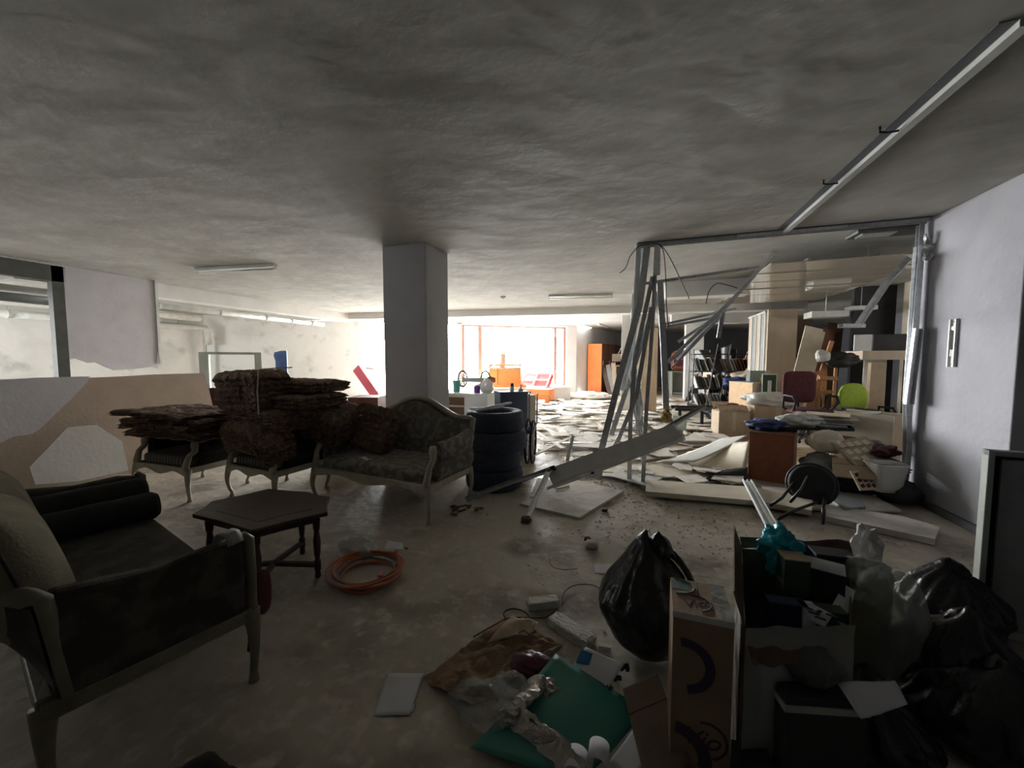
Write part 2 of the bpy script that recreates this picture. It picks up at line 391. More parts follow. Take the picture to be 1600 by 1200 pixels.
MB().bb((XP - .10, y0, .9), (XP + .02, y1, CH)).build('frame_post', 'dark_grey_metal', part, world=True)
MB().bb((XP - .10, 1.2, 2.60), (XP + .02, y1, CH - .0)).build('frame_header', 'dark_grey_metal', part, world=True)
MB().bb((XP - .10, 1.2, 2.825), (XP + .06, y1 + .02, CH - .002)).build('frame_track', 'galvanised', part, world=True)
yr = yz(244, 500)[0]
MB().bb((XP - .06, yr - .01, 1.38), (XP + .035, yr + .03, CH)).build('corner_bead', 'white_enamel', part, world=True)
MB().bb((XP - .10, 1.2, .0), (XP - .02, y1 + 1.8, 1.16)).build('low_wall', 'drywall', part, world=True)
# duct seen through the opening
d = thing('ventilation_duct', 'dark grey rounded duct behind the framed opening at far left', 'duct', (-9.2, 2.2, 2.2))
MB().tube([(-9.3, 1.2, 2.60), (-9.3, 2.3, 2.58), (-9.3, 2.75, 2.50), (-9.3, 3.1, 2.46), (-9.3, 4.4, 2.45)], .11, 12).build('duct_run', 'dark_grey_metal', d, world=True, smooth=True)
# pipes
def pipe(label, pts, r, clamps, name='waste_pipe'):
    p = thing(name, label, 'pipe', pts[0])
    MB().tube(pts, r, 12).build('pipe_run', 'white_pipe', p, world=True, smooth=True)
    a, b = V(pts[0]), V(pts[-1] if len(pts) == 2 else pts[1])
    for t in clamps:
        c = a.lerp(b, t); dd = (b - a).normalized()
        MB().cyl(c - dd * .02, c + dd * .02, r * 1.22, n=12).build('pipe_clamp', 'white_pipe', p, world=True)
        MB().cyl(c, (c.x, c.y, CH), .008, n=6).build('hanger_rod', 'galvanised_dull', p, world=True)
    return p
pipe('long white pipe hung under the left beam with clamps', [(-9.0, 3.0, 2.52), (-9.0, 9.2, 2.50)], .06, [.33, .52, .7, .82, .93])
pipe('white pipe along the mouldy wall with an elbow at the corner', [(-12.75, 3.2, 2.42), (-12.75, 8.1, 2.42), (-12.6, 8.25, 2.42), (-12.6, 8.3, 2.25), (-12.6, 8.3, 1.9)], .085, [.25, .6, .9])
pipe('thicker upper white pipe along the mouldy wall', [(-12.45, 2.0, 2.68), (-12.45, 8.0, 2.68)], .10, [.3])
pipe('white pipe dropping down beside the wall corner', [(-12.72, 8.28, 0.0), (-12.72, 8.28, 2.3)], .05, [])

# ceiling fittings
def strip(label, a, b, name='fluorescent_lamp', w=.10, group=None):
    a, b = V(a), V(b); c = (a + b) / 2; l = (b - a).length; rz = math.atan2(b.y - a.y, b.x - a.x)
    t = thing(name, label, 'lamp', (c.x, c.y, CH - .09), rz)
    MB().box((0, 0, .065), (l, w, .045)).build('housing', 'white_enamel', t, bevel=.006)
    MB().cyl((-l/2 + .03, 0, .018), (l/2 - .03, 0, .018), .016, n=10).build('tube', 'lamp_tube', t, smooth=True)
    for s in (-1, 1): MB().box((s * (l/2 - .012), 0, .03), (.024, .04, .05)).build('lamp_holder', 'white_enamel', t)
    return t
strip('fluorescent strip lamp on the ceiling above the wool-loaded armchairs', G(308, 419, CH), G(430, 412, CH))
strip('fluorescent strip lamp high in the left bay by the white pipes', G(378, 491, 2.8), G(450, 492, 2.8))
strip('fluorescent strip lamp on the ceiling right of the main column', G(857, 461, CH), G(957, 459, CH))
strip('short strip lamp near the orange locker ceiling', G(935, 505, CH), G(950, 510, CH))
strip('strip lamp behind the hanging metal channels', G(1160, 500, CH), G(1213, 485, CH))
sd = thing('smoke_detector', 'round white smoke detector on the mid ceiling', 'detector', G(786, 466, CH - .04))
MB().lathe([(0, 0), (.05, 0), (.055, .015), (.055, .04), (0, .04)], 20).build('body', 'white_plastic', sd, smooth=True)
MB().lathe([(0, -.012), (.02, -.012), (.025, 0), (0, 0)], 14).build('sensor', 'grey_plastic', sd)
p = G(1068, 462, CH - .08)
sp = thing('ceiling_spotlight', 'small broken ceiling lamp fitting beside the hanging cables', 'lamp', p)
MB().lathe([(0, .0), (.07, 0), (.10, .04), (.05, .08), (0, .08)], 14).build('shade', 'white_enamel', sp, smooth=True)
MB().box((0, 0, .0), (.22, .05, .01)).build('arm', 'galvanised_dull', sp)
for k, (px, py) in enumerate(((1375, 198), (1287, 281))):
    p = G(px, py, CH)
    h = MB().tube([p, p + V((0, 0, -.03)), p + V((.04, .01, -.035)), p + V((.10, .02, -.03))], .007, 8)
    tag(h.build('ceiling_hook', 'black_metal', smooth=True), ['bent hook hanging from the ceiling, nearer the camera', 'bent hook hanging from the ceiling, nearer the frame header'][k], 'hook')
# ceiling track parallel to the depth, header track across
a, b = G(1607, 25, CH), G(1225, 361, CH)
tr = thing('ceiling_track', 'bare galvanised ceiling channel running from top right to the frame header', 'metal channel', (a + b) / 2)
MB().sweep(UP(.05, .03), [a - V((0, 0, .036)), b - V((0, 0, .036))]).build('channel', 'white_enamel', tr, world=True)
MB().sweep([(-.03, -.004), (.03, -.004), (.03, 0), (-.03, 0)], [a - V((.06, 0, .002)), b - V((.06, 0, .002))]).build('joint_strip', 'dark_paint', tr, world=True)
# ================================================================ FURNITURE
def cab_leg(x, y, h, sx, sy, r=.032, curve=1.0):
    """cabriole leg: knee bulging out, ankle in, small foot"""
    pts = []; rr = []
    for i in range(9):
        t = i / 8; z = h * (1 - t)
        o = .022 * math.sin(t * math.pi * 1.15) - .012 * (t > .85)
        if t > .8: o += .02 * (t - .8) * 5
        o *= curve
        pts.append((x + sx * o, y + sy * o, z)); rr.append(r * (1.15 - .62 * math.sin(min(1, t * 1.15) * math.pi / 2)) + (.006 if t > .9 else 0))
    return MB().tube(pts, rr, 8, up=(0, 1, 0))
def crestz(u, zside, zmid):
    """serpentine crest: flat shoulders rising to a rounded hump"""
    a = abs(u)
    return zside + (zmid - zside) * (.5 + .5 * math.cos(math.pi * min(1, a / .78))) ** .8
def settee(name, label, cat, W, D, loc, rz, fabric, seatfab, frame='cream_frame', zside=.83, zmid=1.0, arm_front=.66, seat=.44, panel=False, legh=.30, back_fab=None, apron=True, tilt=.10, bow=0):
    """front edge on local y=-D/2; width along x; origin at the floor centre"""
    t = thing(name, label, cat, loc, rz)
    hw, hd = W / 2, D / 2
    for x, y, sx, sy in ((hw - .03, -hd + .03, 1, -1), (-hw + .03, -hd + .03, -1, -1), (hw - .05, hd - .04, .6, 1), (-hw + .05, hd - .04, -.6, 1)):
        cab_leg(x, y, legh + .03, sx, sy, curve=.25 if panel else 1).build('leg', frame, t, smooth=True)
    # aprons, scalloped on the front
    n = 24; top = [(-hw + .03 + (W - .06) * i / n, legh + .055) for i in range(n + 1)]
    bot = [(x, legh - .012 - .022 * math.cos(4 * math.pi * (x / W)) * (1 if apron else 0)) for x, z in reversed(top)]
    M = Matrix(((1, 0, 0, 0), (0, 0, 1, -hd), (0, 1, 0, 0), (0, 0, 0, 1)))
    MB().prism(top + bot, .0, .035, M).build('front_rail', frame, t, bevel=.006)
    for s in (-1, 1):
        MB().bb((s * (hw - .045), -hd + .03, legh - .01), (s * (hw - .01), hd - .03, legh + .05)).build('side_rail', frame, t, bevel=.006)
    MB().bb((-hw + .04, hd - .06, legh - .01), (hw - .04, hd - .02, legh + .06)).build('back_rail', frame, t, bevel=.006)
    # seat cushion
    def sc(p):
        q = V((math.copysign(abs(p.x) ** .22, p.x), math.copysign(abs(p.y) ** .22, p.y), math.copysign(abs(p.z) ** .45, p.z)))
        m = max(abs(q.x), abs(q.y), .001); return V((max(-1, min(1, q.x)), max(-1, min(1, q.y)), q.z + .04 * nz(p * 2, 1, W)))
    MB().blob((0, -.02, seat - .055), (W - .13, D - .12, .15), sc, 4).build('seat_cushion', seatfab, t, smooth=True)
    MB().bb((-hw + .04, -hd + .025, legh + .04), (hw - .04, hd - .06, seat - .08)).build('seat_base', fabric, t, bevel=.02)
    # back: padded sheet between frame stiles, leaning
    def by(z, x=1.0): return hd - .07 + (z - seat) * tilt * 2 + bow * (1 - abs(x) ** 2.5) * min(1, max(0, (z - legh) / .25))
    nx, nzn = 28, 8
    def front(u, v):
        x = (u * 2 - 1); zt = crestz(x, zside, zmid) - .03; z = seat - .08 + (zt - seat + .08) * v
        puff = .055 * (math.sin(math.pi * min(max(u, .0), 1)) ** .35) * (math.sin(math.pi * (.08 + v * .84)) ** .5)
        return V((x * (hw - .05), by(z, x) - .03 - puff, z))
    def rear(u, v):
        p = front(1 - u, v); p.x = p.x; return V((p.x, by(p.z, p.x / (hw - .05)) + .015, p.z))
    mb = MB().grid(front, nx, nzn); mb.grid(rear, nx, nzn)
    mb.build('back_padding', back_fab or fabric, t, smooth=True)
    crest = []
    for i in range(33):
        x = i / 16 - 1; z = crestz(x, zside, zmid)
        crest.append((x * (hw - .025), by(z, x) - .012, z))
    lowl = [(-hw + .035, by(z) - .012, z) for z in (legh, seat, (seat + zside) / 2)]
    path = lowl + crest + [(-x, y, z) for x, y, z in reversed(lowl)]
    MB().sweep([(-.024, -.02), (.024, -.02), (.028, .0), (.02, .022), (-.02, .022), (-.028, 0)], path, up=(0, -1, 0)).build('back_frame', frame, t, smooth=True)
    for s in (-1, 1):
        xa = s * (hw - .045); yb = hd - .06
        if panel:   # closed upholstered side panel with timber post
            pts = []
            M = Matrix(((0, 0, 1, xa - .035), (1, 0, 0, 0), (0, 1, 0, 0), (0, 0, 0, 1)))
            poly = [(-hd + .05, legh + .03), (yb, legh + .03), (yb, arm_front + .03), (yb - .12, arm_front + .012), (0, arm_front - .012), (-hd + .14, arm_front + .0), (-hd + .05, arm_front - .02)]
            MB().prism(poly, 0, .07, M).build('arm_panel', fabric, t, bevel=.022)
            p = [(xa, -hd + .03, legh), (xa, -hd + .02, (legh + arm_front) / 2), (xa, -hd + .025, arm_front - .03), (xa, -hd + .05, arm_front + .0)]
            MB().tube(p, [.030, .024, .026, .018], 8, up=(0, 1, 0)).build('arm_post', frame, t, smooth=True)
        else:
            # padded scroll arm flaring outwards, with an S shaped post
            k = 14
            def armf(u, v):
                y = lerp(-hd + .16, yb, u); zt = arm_front - .01 + .06 * u * u; wv = v * 2 * math.pi
                rx, rz_ = .058 + .012 * math.sin(u * 3), .10
                return V((xa + s * (.035 * math.sin(math.pi * u) + .01) + rx * math.cos(wv), y, zt - .08 + rz_ * math.sin(wv)))
            mb = MB().grid(armf, 10, 12); mb.add([armf(0, i / 12) for i in range(12)], [tuple(range(12))])
            mb.build('arm_pad', fabric, t, smooth=True)
            def sidef(u, v):
                y = lerp(-hd + .14, yb, u); z = lerp(legh + .04, arm_front - .10, v)
                return V((xa + s * (.05 * math.sin(math.pi * v) * (.4 + .6 * u)), y, z))
            MB().grid(sidef, 8, 6).build('arm_side', fabric, t, smooth=True, solid=.035)
            p = [(xa, -hd + .035, legh), (xa, -hd + .02, legh + .07), (xa + s * .012, -hd + .05, (legh + arm_front) / 2), (xa + s * .02, -hd + .10, arm_front - .13), (xa + s * .012, -hd + .105, arm_front - .07), (xa, -hd + .12, arm_front - .02)]
            MB().tube(p, [.036, .034, .026, .028, .036, .030], 8, up=(0, 1, 0)).build('arm_post', frame, t, smooth=True)
    return t

def place_front(px_loc, ang, W, D, corner):   # floor centre from a front corner's place
    c, s = math.cos(ang), math.sin(ang); lx = -corner * (W / 2 - .03); ly = D / 2 - .03
    return V((px_loc[0] + c * lx - s * ly, px_loc[1] + s * lx + c * ly, 0))

# loveseat in front of the column
a = R(-6.9)
settee('loveseat', 'cream-framed damask loveseat with humped back before the grey column', 'sofa', 1.50, .78, place_front((-1.73, 2.89), a, 1.50, .78, 1), a, 'damask', 'damask', zside=.84, zmid=1.02, arm_front=.70)
a1 = R(0)
settee('armchair', 'leftmost striped armchair with curved cream legs under flat wool batts', 'armchair', .86, .70, place_front((-4.33, 2.60), a1, .86, .70, 1), a1, 'black_velvet', 'stripe_fabric', zside=.72, zmid=.78, arm_front=.64)
a2 = R(-6)
settee('armchair', 'middle striped armchair with curved cream legs under the tall wool bale', 'armchair', .78, .68, place_front((-4.10, 2.86), a2, .78, .68, -1), a2, 'black_velvet', 'stripe_fabric', zside=.72, zmid=.8, arm_front=.62)
# foreground sofa, seen from its near arm
a3 = R(164.3)
FW, FDp = 1.75, .66
floc = place_front((-1.63, 1.20), a3, FW, FDp, -1)
def loc3(x, y, z=0):
    c, s = math.cos(a3), math.sin(a3); return V((floc.x + c * x - s * y, floc.y + s * x + c * y, z))
settee('foreground_sofa', 'large dark damask sofa in the near left corner seen over its arm', 'sofa', FW, FDp, floc, a3, 'damask_dark', 'damask_dark', frame='dark_frame', zside=.69, zmid=.90, arm_front=.68, seat=.44, panel=True, back_fab='damask_dark', apron=False, tilt=.06, bow=.17)
for k, (x, lab) in enumerate(((-.34, 'big olive damask back cushion nearest the camera on the foreground sofa'), (.36, 'olive damask back cushion at the far end of the foreground sofa'))):
    bc_ = thing('back_cushion', lab, 'cushion', loc3(x, .25, .44), a3, 'back cushions of the foreground sofa')
    bc_.rotation_euler = (R(-14), 0, a3)
    MB().blob((0, 0, .235), (.80 if k == 0 else .74, .24, .50), lambda p: V((math.copysign(abs(p.x) ** .5, p.x), p.y * (1 - .2 * p.z * p.z), math.copysign(abs(p.z) ** .55, p.z))), 4).build('cushion_cover', 'damask_olive', bc_, smooth=True)
    MB().tube([(.41 * (abs(math.cos(a)) ** .5) * (1 if math.cos(a) > 0 else -1) * (1 if k == 0 else .93), 0, .235 + .255 * (abs(math.sin(a)) ** .55) * (1 if math.sin(a) > 0 else -1)) for a in [i * math.pi / 24 + .01 for i in range(48)]], .006, 6, closed=True, up=(0, 1, 0)).build('piping', 'damask_dark', bc_, smooth=True)
# bolsters at the far arm
for (x, y0, y1, z, r, lab) in ((.70, -.30, .20, .575, .095, 'black velvet bolster against the far sofa arm, rear one'), (.50, -.31, .18, .525, .085, 'black velvet bolster lying on the sofa seat, front one')):
    b = thing('bolster', lab, 'cushion', loc3(x, (y0 + y1) / 2, z - r), a3, 'black bolsters on the foreground sofa')
    pr = [(0, y0 - .0), (r * .8, y0), (r, y0 + .025)] + [(r * (1 + .02 * math.sin(i * 1.7)), lerp(y0 + .03, y1 - .03, i / 8)) for i in range(9)] + [(r, y1 - .025), (r * .8, y1), (0, y1)]
    M = Matrix.Translation((0, -(y0 + y1) / 2, r)) @ Matrix.Rotation(R(-90), 4, 'X')
    MB().lathe(pr, 24, M).build('cover', 'black_velvet', b, smooth=True)
    for e, s in ((y0, -1), (y1, 1)):
        M2 = Matrix.Translation((0, e - (y0 + y1) / 2, r)) @ Matrix.Rotation(R(-90), 4, 'X')
        MB().lathe([(0, s * .008), (.012, s * .008), (.016, 0)], 10, M2).build('end_button', 'black_velvet', b)
# grey strap over the arm and a hanging tasselled cushion
pst = loc3(-FW / 2 + .045, -FDp / 2 + .10, .69)
st = MB().grid(lambda u, v: pst + V((-.045 + .09 * u, .0, 0)) + V((0, (v - .5) * .065, .022 - (2 * u - 1) ** 4 * .045)), 12, 3)
tag(st.build('cloth_strap', 'grey_plastic', smooth=True, solid=.006), 'grey cloth strap folded over the front of the near sofa arm', 'strap')
cu = thing('tasselled_cushion', 'wine red cushion with a black tassel slumped against the sofa front post', 'cushion', G(408, 985, .16))
def pil(p): return V((math.copysign(abs(p.x) ** .6, p.x), p.y * .9, math.copysign(abs(p.z) ** .6, p.z)))
MB().blob((-.02, .03, .17), (.05, .09, .22), pil, 3).build('cushion_body', 'maroon_fabric', cu, smooth=True)
MB().cyl((.02, -.06, .10), (.02, -.065, .02), .004, n=6).build('tassel_cord', 'black_plastic', cu)
MB().lathe([(0, .0), (.018, .0), (.012, .045), (.014, .055), (0, .06)], 10, Matrix.Translation((.02, -.065, -.04))).build('tassel', 'black_velvet', cu, smooth=True)

# coffee table
TH = .46
cs = [G(*q, TH) for q in ((300, 803), (392, 829), (512, 800), (516, 776), (480, 768), (421, 763), (330, 783))]
ct = sum(cs, V((0, 0, 0))) / len(cs); tb = thing('coffee_table', 'dark wooden coffee table with shaped top and turned legs', 'table', (ct.x, ct.y, 0))
poly = []
for i, p in enumerate(cs):
    q = cs[(i + 1) % len(cs)]; poly.append((p.x, p.y))
    m = p.lerp(q, .5); poly.append((m.x + (ct.x - m.x) * .03, m.y + (ct.y - m.y) * .03))
MB().prism(poly, TH - .028, TH).build('table_top', 'dark_wood', tb, world=True, bevel=.007)
inner = [(ct.x + (x - ct.x) * .80, ct.y + (y - ct.y) * .80) for x, y in poly]
MB().prism(inner, TH - .085, TH - .028).build('table_apron', 'dark_wood', tb, world=True)
inner = [(ct.x + (x - ct.x) * .72, ct.y + (y - ct.y) * .72) for x, y in poly]
MB().prism(inner, TH, TH + .002).build('top_inlay', 'dark_wood', tb, world=True)
feet = [G(503, 872), G(425, 880), G(335, 830), G(440, 800)]
feet = [V((ct.x + (p.x - ct.x) * .80, ct.y + (p.y - ct.y) * .80, 0)) for p in (cs[2], cs[1], cs[0], cs[4])]
tp = [(.010, 0), (.020, .01), (.016, .05), (.022, .06), (.022, .12), (.014, .13), (.020, .17), (.024, .25), (.016, .32), (.022, .34), (.024, .40)]
for p in feet: MB().lathe(tp, 12, Matrix.Translation(p)).build('leg', 'dark_wood', tb, world=True, smooth=True)
mid = sum(feet, V()) / 4
for p in feet: MB().sweep([(-.016, -.012), (.016, -.012), (.016, .012), (-.016, .012)], [V((p.x, p.y, .09)), V((mid.x, mid.y, .09))]).build('stretcher', 'dark_wood', tb, world=True)

# ---------------------------------------------------------------- mineral wool
def wool(name, label, c, d, rz, seed, tilt=(0, 0), droop=.0, group=None, nx=44, ny=26, rag=.05):
    """ragged batt: layered slab with torn edges"""
    t = MB()
    def edge(u, side):
        return 1 + rag * (nz((u * 9, side, seed), 1) + .6 * nz((u * 26, side, seed), 1))
    def P(u, v, top):
        x = (u * 2 - 1); y = (v * 2 - 1)
        ex = edge(v, 1 if x > 0 else 2); ey = edge(u, 3 if y > 0 else 4)
        th = (1 - .22 * abs(x) ** 12) * (1 - .22 * abs(y) ** 12)
        z = (d[2] / 2) * th * (1 if top else -1) + .018 * nz((x * 3, y * 3, seed + top), 1.3) + .008 * nz((x * 14, y * 14, seed + top * 5), 1)
        z -= droop * (max(0, abs(x) - .55) ** 2) * 2
        return V((x * d[0] / 2 * ex, y * d[1] / 2 * ey, z))
    k = ny + 1
    vs = [P(i / nx, j / ny, 1) for i in range(nx + 1) for j in range(ny + 1)] + [P(i / nx, j / ny, 0) for i in range(nx + 1) for j in range(ny + 1)]
    o = (nx + 1) * k; fs = []
    for i in range(nx):
        for j in range(ny):
            a = i * k + j; fs.append((a, a + k, a + k + 1, a + 1)); fs.append((o + a, o + a + 1, o + a + k + 1, o + a + k))
    # torn sides with strata: four bands of jittered vertices
    ring = [i * k for i in range(nx + 1)] + [nx * k + j for j in range(1, k)] + [i * k + ny for i in range(nx - 1, -1, -1)] + [j for j in range(ny - 1, 0, -1)]
    prev = ring; B = 6 if d[2] < .15 else 11
    for b in range(1, B + 1):
        if b == B: cur = [o + q for q in ring]
        else:
            cur = []
            for q in ring:
                a, c2 = vs[q], vs[o + q]; m = a.lerp(c2, b / B); r = V((m.x, m.y, 0)).normalized()
                m = m + r * (.03 * nz((m.x * 6, m.y * 6, b * 3.1 + seed), 1.0) + .014 * (1 if b % 2 else -1) + .022 * nz((m.x * 25, m.y * 25, b * 9 + seed), 1)) + V((0, 0, .012 * nz((m.x * 5, m.y * 5, b * 7 + seed), 1)))
                vs.append(m); cur.append(len(vs) - 1)
        n = len(ring)
        for i in range(n): fs.append((prev[i], prev[(i + 1) % n], cur[(i + 1) % n], cur[i]))
        prev = cur
    M = Matrix.Translation(V(c)) @ Euler((tilt[0], tilt[1], rz)).to_matrix().to_4x4()
    t.add(vs, fs, M)
    return tag(t.build(name, 'mineral_wool', smooth=False), label, 'insulation', group)
g = 'mineral wool batts heaped on the armchairs'
c1 = V((-4.62, 2.80, 0))
cc = [(c1.x + .06, .70, 1.00, .62, .085, 2), (c1.x - .02, .775, 1.06, .66, .07, -3), (c1.x + .04, .835, 1.02, .62, .06, 5), (c1.x - .12, .895, 1.16, .66, .06, -2)]
labs = ['bottom mineral wool batt resting on the leftmost armchair arms', 'second mineral wool batt on the leftmost armchair', 'third mineral wool batt on the leftmost armchair', 'topmost mineral wool batt overhanging left of the leftmost armchair']
for i, (x, z, dx, dy, dz, r) in enumerate(cc):
    wool('wool_batt', labs[i], (x, c1.y, z), (dx, dy, dz), R(r), i * 3 + 1, droop=.05, group=g)
c2 = V((-3.62, 3.02, 0))
wool('wool_batt', 'slumped mineral wool batt draped over the middle armchair front', (c2.x - .02, c2.y - .22, .70), (.80, .30, .30), R(-12), 41, tilt=(.25, .06), droop=.25, group=g, rag=.09)
wool('wool_batt', 'thick mineral wool batt lying across the middle armchair arms', (c2.x + .03, c2.y + .05, .86), (.88, .66, .22), R(-8), 17, group=g, rag=.07)
wool('wool_batt', 'ragged mineral wool batt sticking out right below the bale', (c2.x + .14, c2.y + .10, 1.03), (.88, .60, .14), R(-4), 23, group=g, rag=.08)
wool('wool_batt', 'upper ragged mineral wool batt behind the strapped bale', (c2.x + .12, c2.y + .22, 1.17), (.84, .52, .13), R(-3), 29, group=g, rag=.08)
bale = wool('wool_bale', 'big folded mineral wool bale with a pale strap on the middle armchair', (c2.x - .16, c2.y - .12, 1.14), (.72, .36, .40), R(-9), 31, tilt=(.04, -.03), rag=.05)
stp = MB().sweep([(-.006, -.002), (.006, -.002), (.006, .002), (-.006, .002)], [(c2.x + .19, c2.y - .34, .93), (c2.x + .19, c2.y - .345, 1.15), (c2.x + .185, c2.y - .32, 1.36), (c2.x + .19, c2.y + .05, 1.37)], up=(1, 0, 0))
tag(stp.build('strap', 'cream_card', bale, world=False), None)
for v in bale.children:
    v.matrix_parent_inverse = Matrix.Translation(-bale.location)
wool('wool_batt', 'torn mineral wool batt hanging between the bale and the loveseat', (-3.12, 3.30, .78), (.40, .50, .34), R(10), 53, tilt=(.2, .3), group=g, rag=.12)
wool('wool_batt', 'square pinkish mineral wool piece leaning on the loveseat back', (-2.70, 3.42, .72), (.52, .13, .46), R(-10), 61, tilt=(-.25, .12), rag=.07)
tag((lambda: MB().grid(lambda u, v: V((-2.55 + .12 * u, 2.98 + .05 * v, .505 + .01 * math.sin(6 * u))), 6, 3).build('paper_scrap', 'white_paper', solid=.001))(), 'small pale paper scrap lying on the loveseat seat', 'paper')

# ---------------------------------------------------------------- tyres
TC = V((-1.58, 4.10, 0))
def tyre_mesh():
    ro, ri, w = .325, .205, .215; pr = []
    pr = [(ri, -w * .36), (ri + .02, -w * .45), (ri + .05, -w * .5), (ro - .022, -w * .5), (ro - .006, -w * .44), (ro, -w * .3), (ro, w * .3), (ro - .006, w * .44), (ro - .022, w * .5), (ri + .05, w * .5), (ri + .02, w * .45), (ri, w * .36), (ri + .014, w * .2), (ri + .03, 0), (ri + .014, -w * .2)]
    return pr
labs = ['bottom dark tyre of the stack beside the loveseat', 'second tyre from the bottom of the stack', 'third tyre from the bottom of the stack', 'top tyre of the stack with metal strips lying on it']
for i in range(4):
    t = thing('car_tyre', labs[i], 'tyre', TC + V(((-.0, -.03, .045, .0)[i], (0, .02, 0, .01)[i], .11 + .2175 * i)), i * .7, 'stack of four tyres')
    t.location.z = .0 + .2175 * i
    M = Matrix.Translation((0, 0, .11))
    MB().lathe(tyre_mesh(), 48, M, close=True).build('tyre_body', 'rubber', t, smooth=True)
    rb = MB()
    for z in (-.045, -.015, .015, .045): rb.lathe([(.3245, z - .010), (.331, z - .008), (.331, z + .008), (.3245, z + .010)], 48, M)
    rb.build('tread', 'rubber', t)
for i, (x0, y0, x1, y1) in enumerate(((-.22, -.18, .06, .16), (-.12, -.22, .16, .14))):
    m = MB().sweep(UP(.04, .02), [TC + V((x0, y0, .885)), TC + V((x1, y1, .89 + .05 * i))])
    tag(m.build('metal_strip', 'white_enamel'), ['left short bright metal strip lying on the top tyre', 'right short bright metal strip lying on the top tyre'][i], 'metal channel', 'metal strips on the tyres')

# ================================================================ METAL FRAME
def channel(label, pts, w=.05, f=.035, up=(0, 1, 0), m='galvanised_dull', name='metal_stud', group=None, t=.0025):
    return tag(MB().sweep(UP(w, f, t), pts, up).build(name, m), label, 'metal channel', group)
HY = 4.98
# header across, from the stud bundle to the right wall
hd_ = thing('frame_header', 'galvanised header channel across the ceiling from stud bundle to right wall', 'metal channel', (1.35, HY, CH - .10))
MB().sweep(UP(.075, .045), [(-.05, HY, CH - .002), (2.68, HY, CH - .002)], up=(0, 0, -1)).build('channel', 'galvanised_dull', hd_, world=True)
MB().bb((-.05, HY - .05, CH - .012), (2.68, HY - .038, CH)).build('top_gap', 'dark_paint', hd_, world=True)
MB().bb((1.0, HY - .045, CH - .042), (2.0, HY - .039, CH - .012)).build('splice_plate', 'galvanised', hd_, world=True)
for k, x in enumerate((.3, .9, 1.5, 2.1)): MB().cyl((x, HY - .05, CH - .03), (x, HY - .038, CH - .03), .008, n=6).build('screw', 'galvanised_dull', hd_, world=True)
S = lambda px, py, y=HY: PY(px, py, y)
channel('front bent stud of the bundle with a round punched hole, leaning left', [S(1012, 381), S(1000, 475, HY - .05), S(968, 590, HY - .15), S(930, 742, 4.72)], w=.075, f=.04)
channel('thin upright stud right of the bundle reaching the floor', [S(1026, 379), S(1020, 500), S(1010, 640, HY - .1), S(1004, 768, 4.5)], w=.045, f=.03)
channel('upright stud in the middle of the bundle, kinked halfway', [S(1020, 432), S(992, 560), S(985, 660), S(983, 766, 4.52)], w=.05, f=.035)
channel('wide dark stud crossing behind the bundle from top right to low left', [S(1030, 455, 5.1), S(985, 590, 5.1), S(955, 680, 5.05)], w=.06, f=.04)
channel('thin stud crossing in front towards the lower left', [S(1018, 480, 5.0), S(994, 620, 4.95), S(965, 690, 4.9)], w=.05)
channel('short stud piece hanging at the top of the bundle', [S(1028, 378, 4.95), S(1027, 430, 4.95)], w=.06, m='galvanised')
channel('bright hanging stud with yellow foam stuck to its foot', [S(1031, 438, 5.05), S(1037, 540, 5.05), S(1041, 640, 5.02)], w=.07, f=.045, m='galvanised')
tag(MB().blob(S(1041, 650, 5.0), (.12, .12, .16), lambda p: p * (1 + .3 * nz(p, 2.2)), 3).build('foam_lump', 'foam_yellow'), 'yellow expanded foam lump on the foot of the hanging stud', 'foam')
channel('slim lower stud leaning from the bundle to the rubble', [S(1000, 600, 5.15), S(978, 660, 5.12), S(948, 720, 5.1)], w=.04, m='galvanised_dull')
hole = S(957, 627, 4.80)
tag(MB().cyl(hole, hole + V((0, .02, 0)), .020, n=16).build('punched_plug', 'white_enamel'), 'round white disc showing in the punched hole of the front stud', 'disc')
# foil-wrapped stud and crumpled plastic
FC = [(S(1001, 382), .10), (S(992, 470), .08), (S(986, 560), .09), (S(995, 630), .15), (S(1003, 690), .06), (S(1006, 745), .03)]
def foilf(u, v):
    k = v * (len(FC) - 1); i = min(int(k), len(FC) - 2); c_, w_ = FC[i][0].lerp(FC[i + 1][0], k - i), lerp(FC[i][1], FC[i + 1][1], k - i)
    return c_ + V(((u - .5) * w_, .13, 0)) + V((.012 * nz((u * 4, v * 14, 2)), .05 * nz((u * 5, v * 22, 7)), 0))
tag(MB().grid(foilf, 14, 60).build('plastic_wrap', 'aluminium_foil', smooth=True, solid=.002), 'crumpled shiny plastic film wrapped down the stud bundle', 'plastic film')
channel('left corner stud with white plaster edge at the top of the bundle', [S(998, 377, 4.95), S(995, 470, 4.95), S(984, 560, 4.98), S(972, 610, 5.0)], w=.05, f=.03, m='white_enamel')
channel('dark horizontal furring strip from the bundle to the tilted channel', [S(1007, 443, 5.0), S(1187, 417, 5.4)], w=.035, f=.02, up=(0, 1, 0))
channel('long bright tilted channel hanging from right to left, upper part', [S(1211, 393, 5.5), S(1150, 462, 5.3), S(1044, 566, 5.05)], w=.042, f=.03, m='galvanised')
channel('thin lower channel of the fan pointing at the bright hanging stud', [S(1128, 492, 5.32), S(1090, 530, 5.2), S(1050, 575, 5.1)], w=.025, f=.02)
channel('thin bright channel of the fan with a white cut end', [S(1120, 486, 5.4), S(1092, 512, 5.3), S(1068, 530, 5.2)], w=.025, f=.02, m='galvanised')
channel('second tilted channel running below the long bright one', [S(1180, 430, 5.5), S(1110, 508, 5.35), S(1058, 562, 5.2)], w=.032, f=.025)
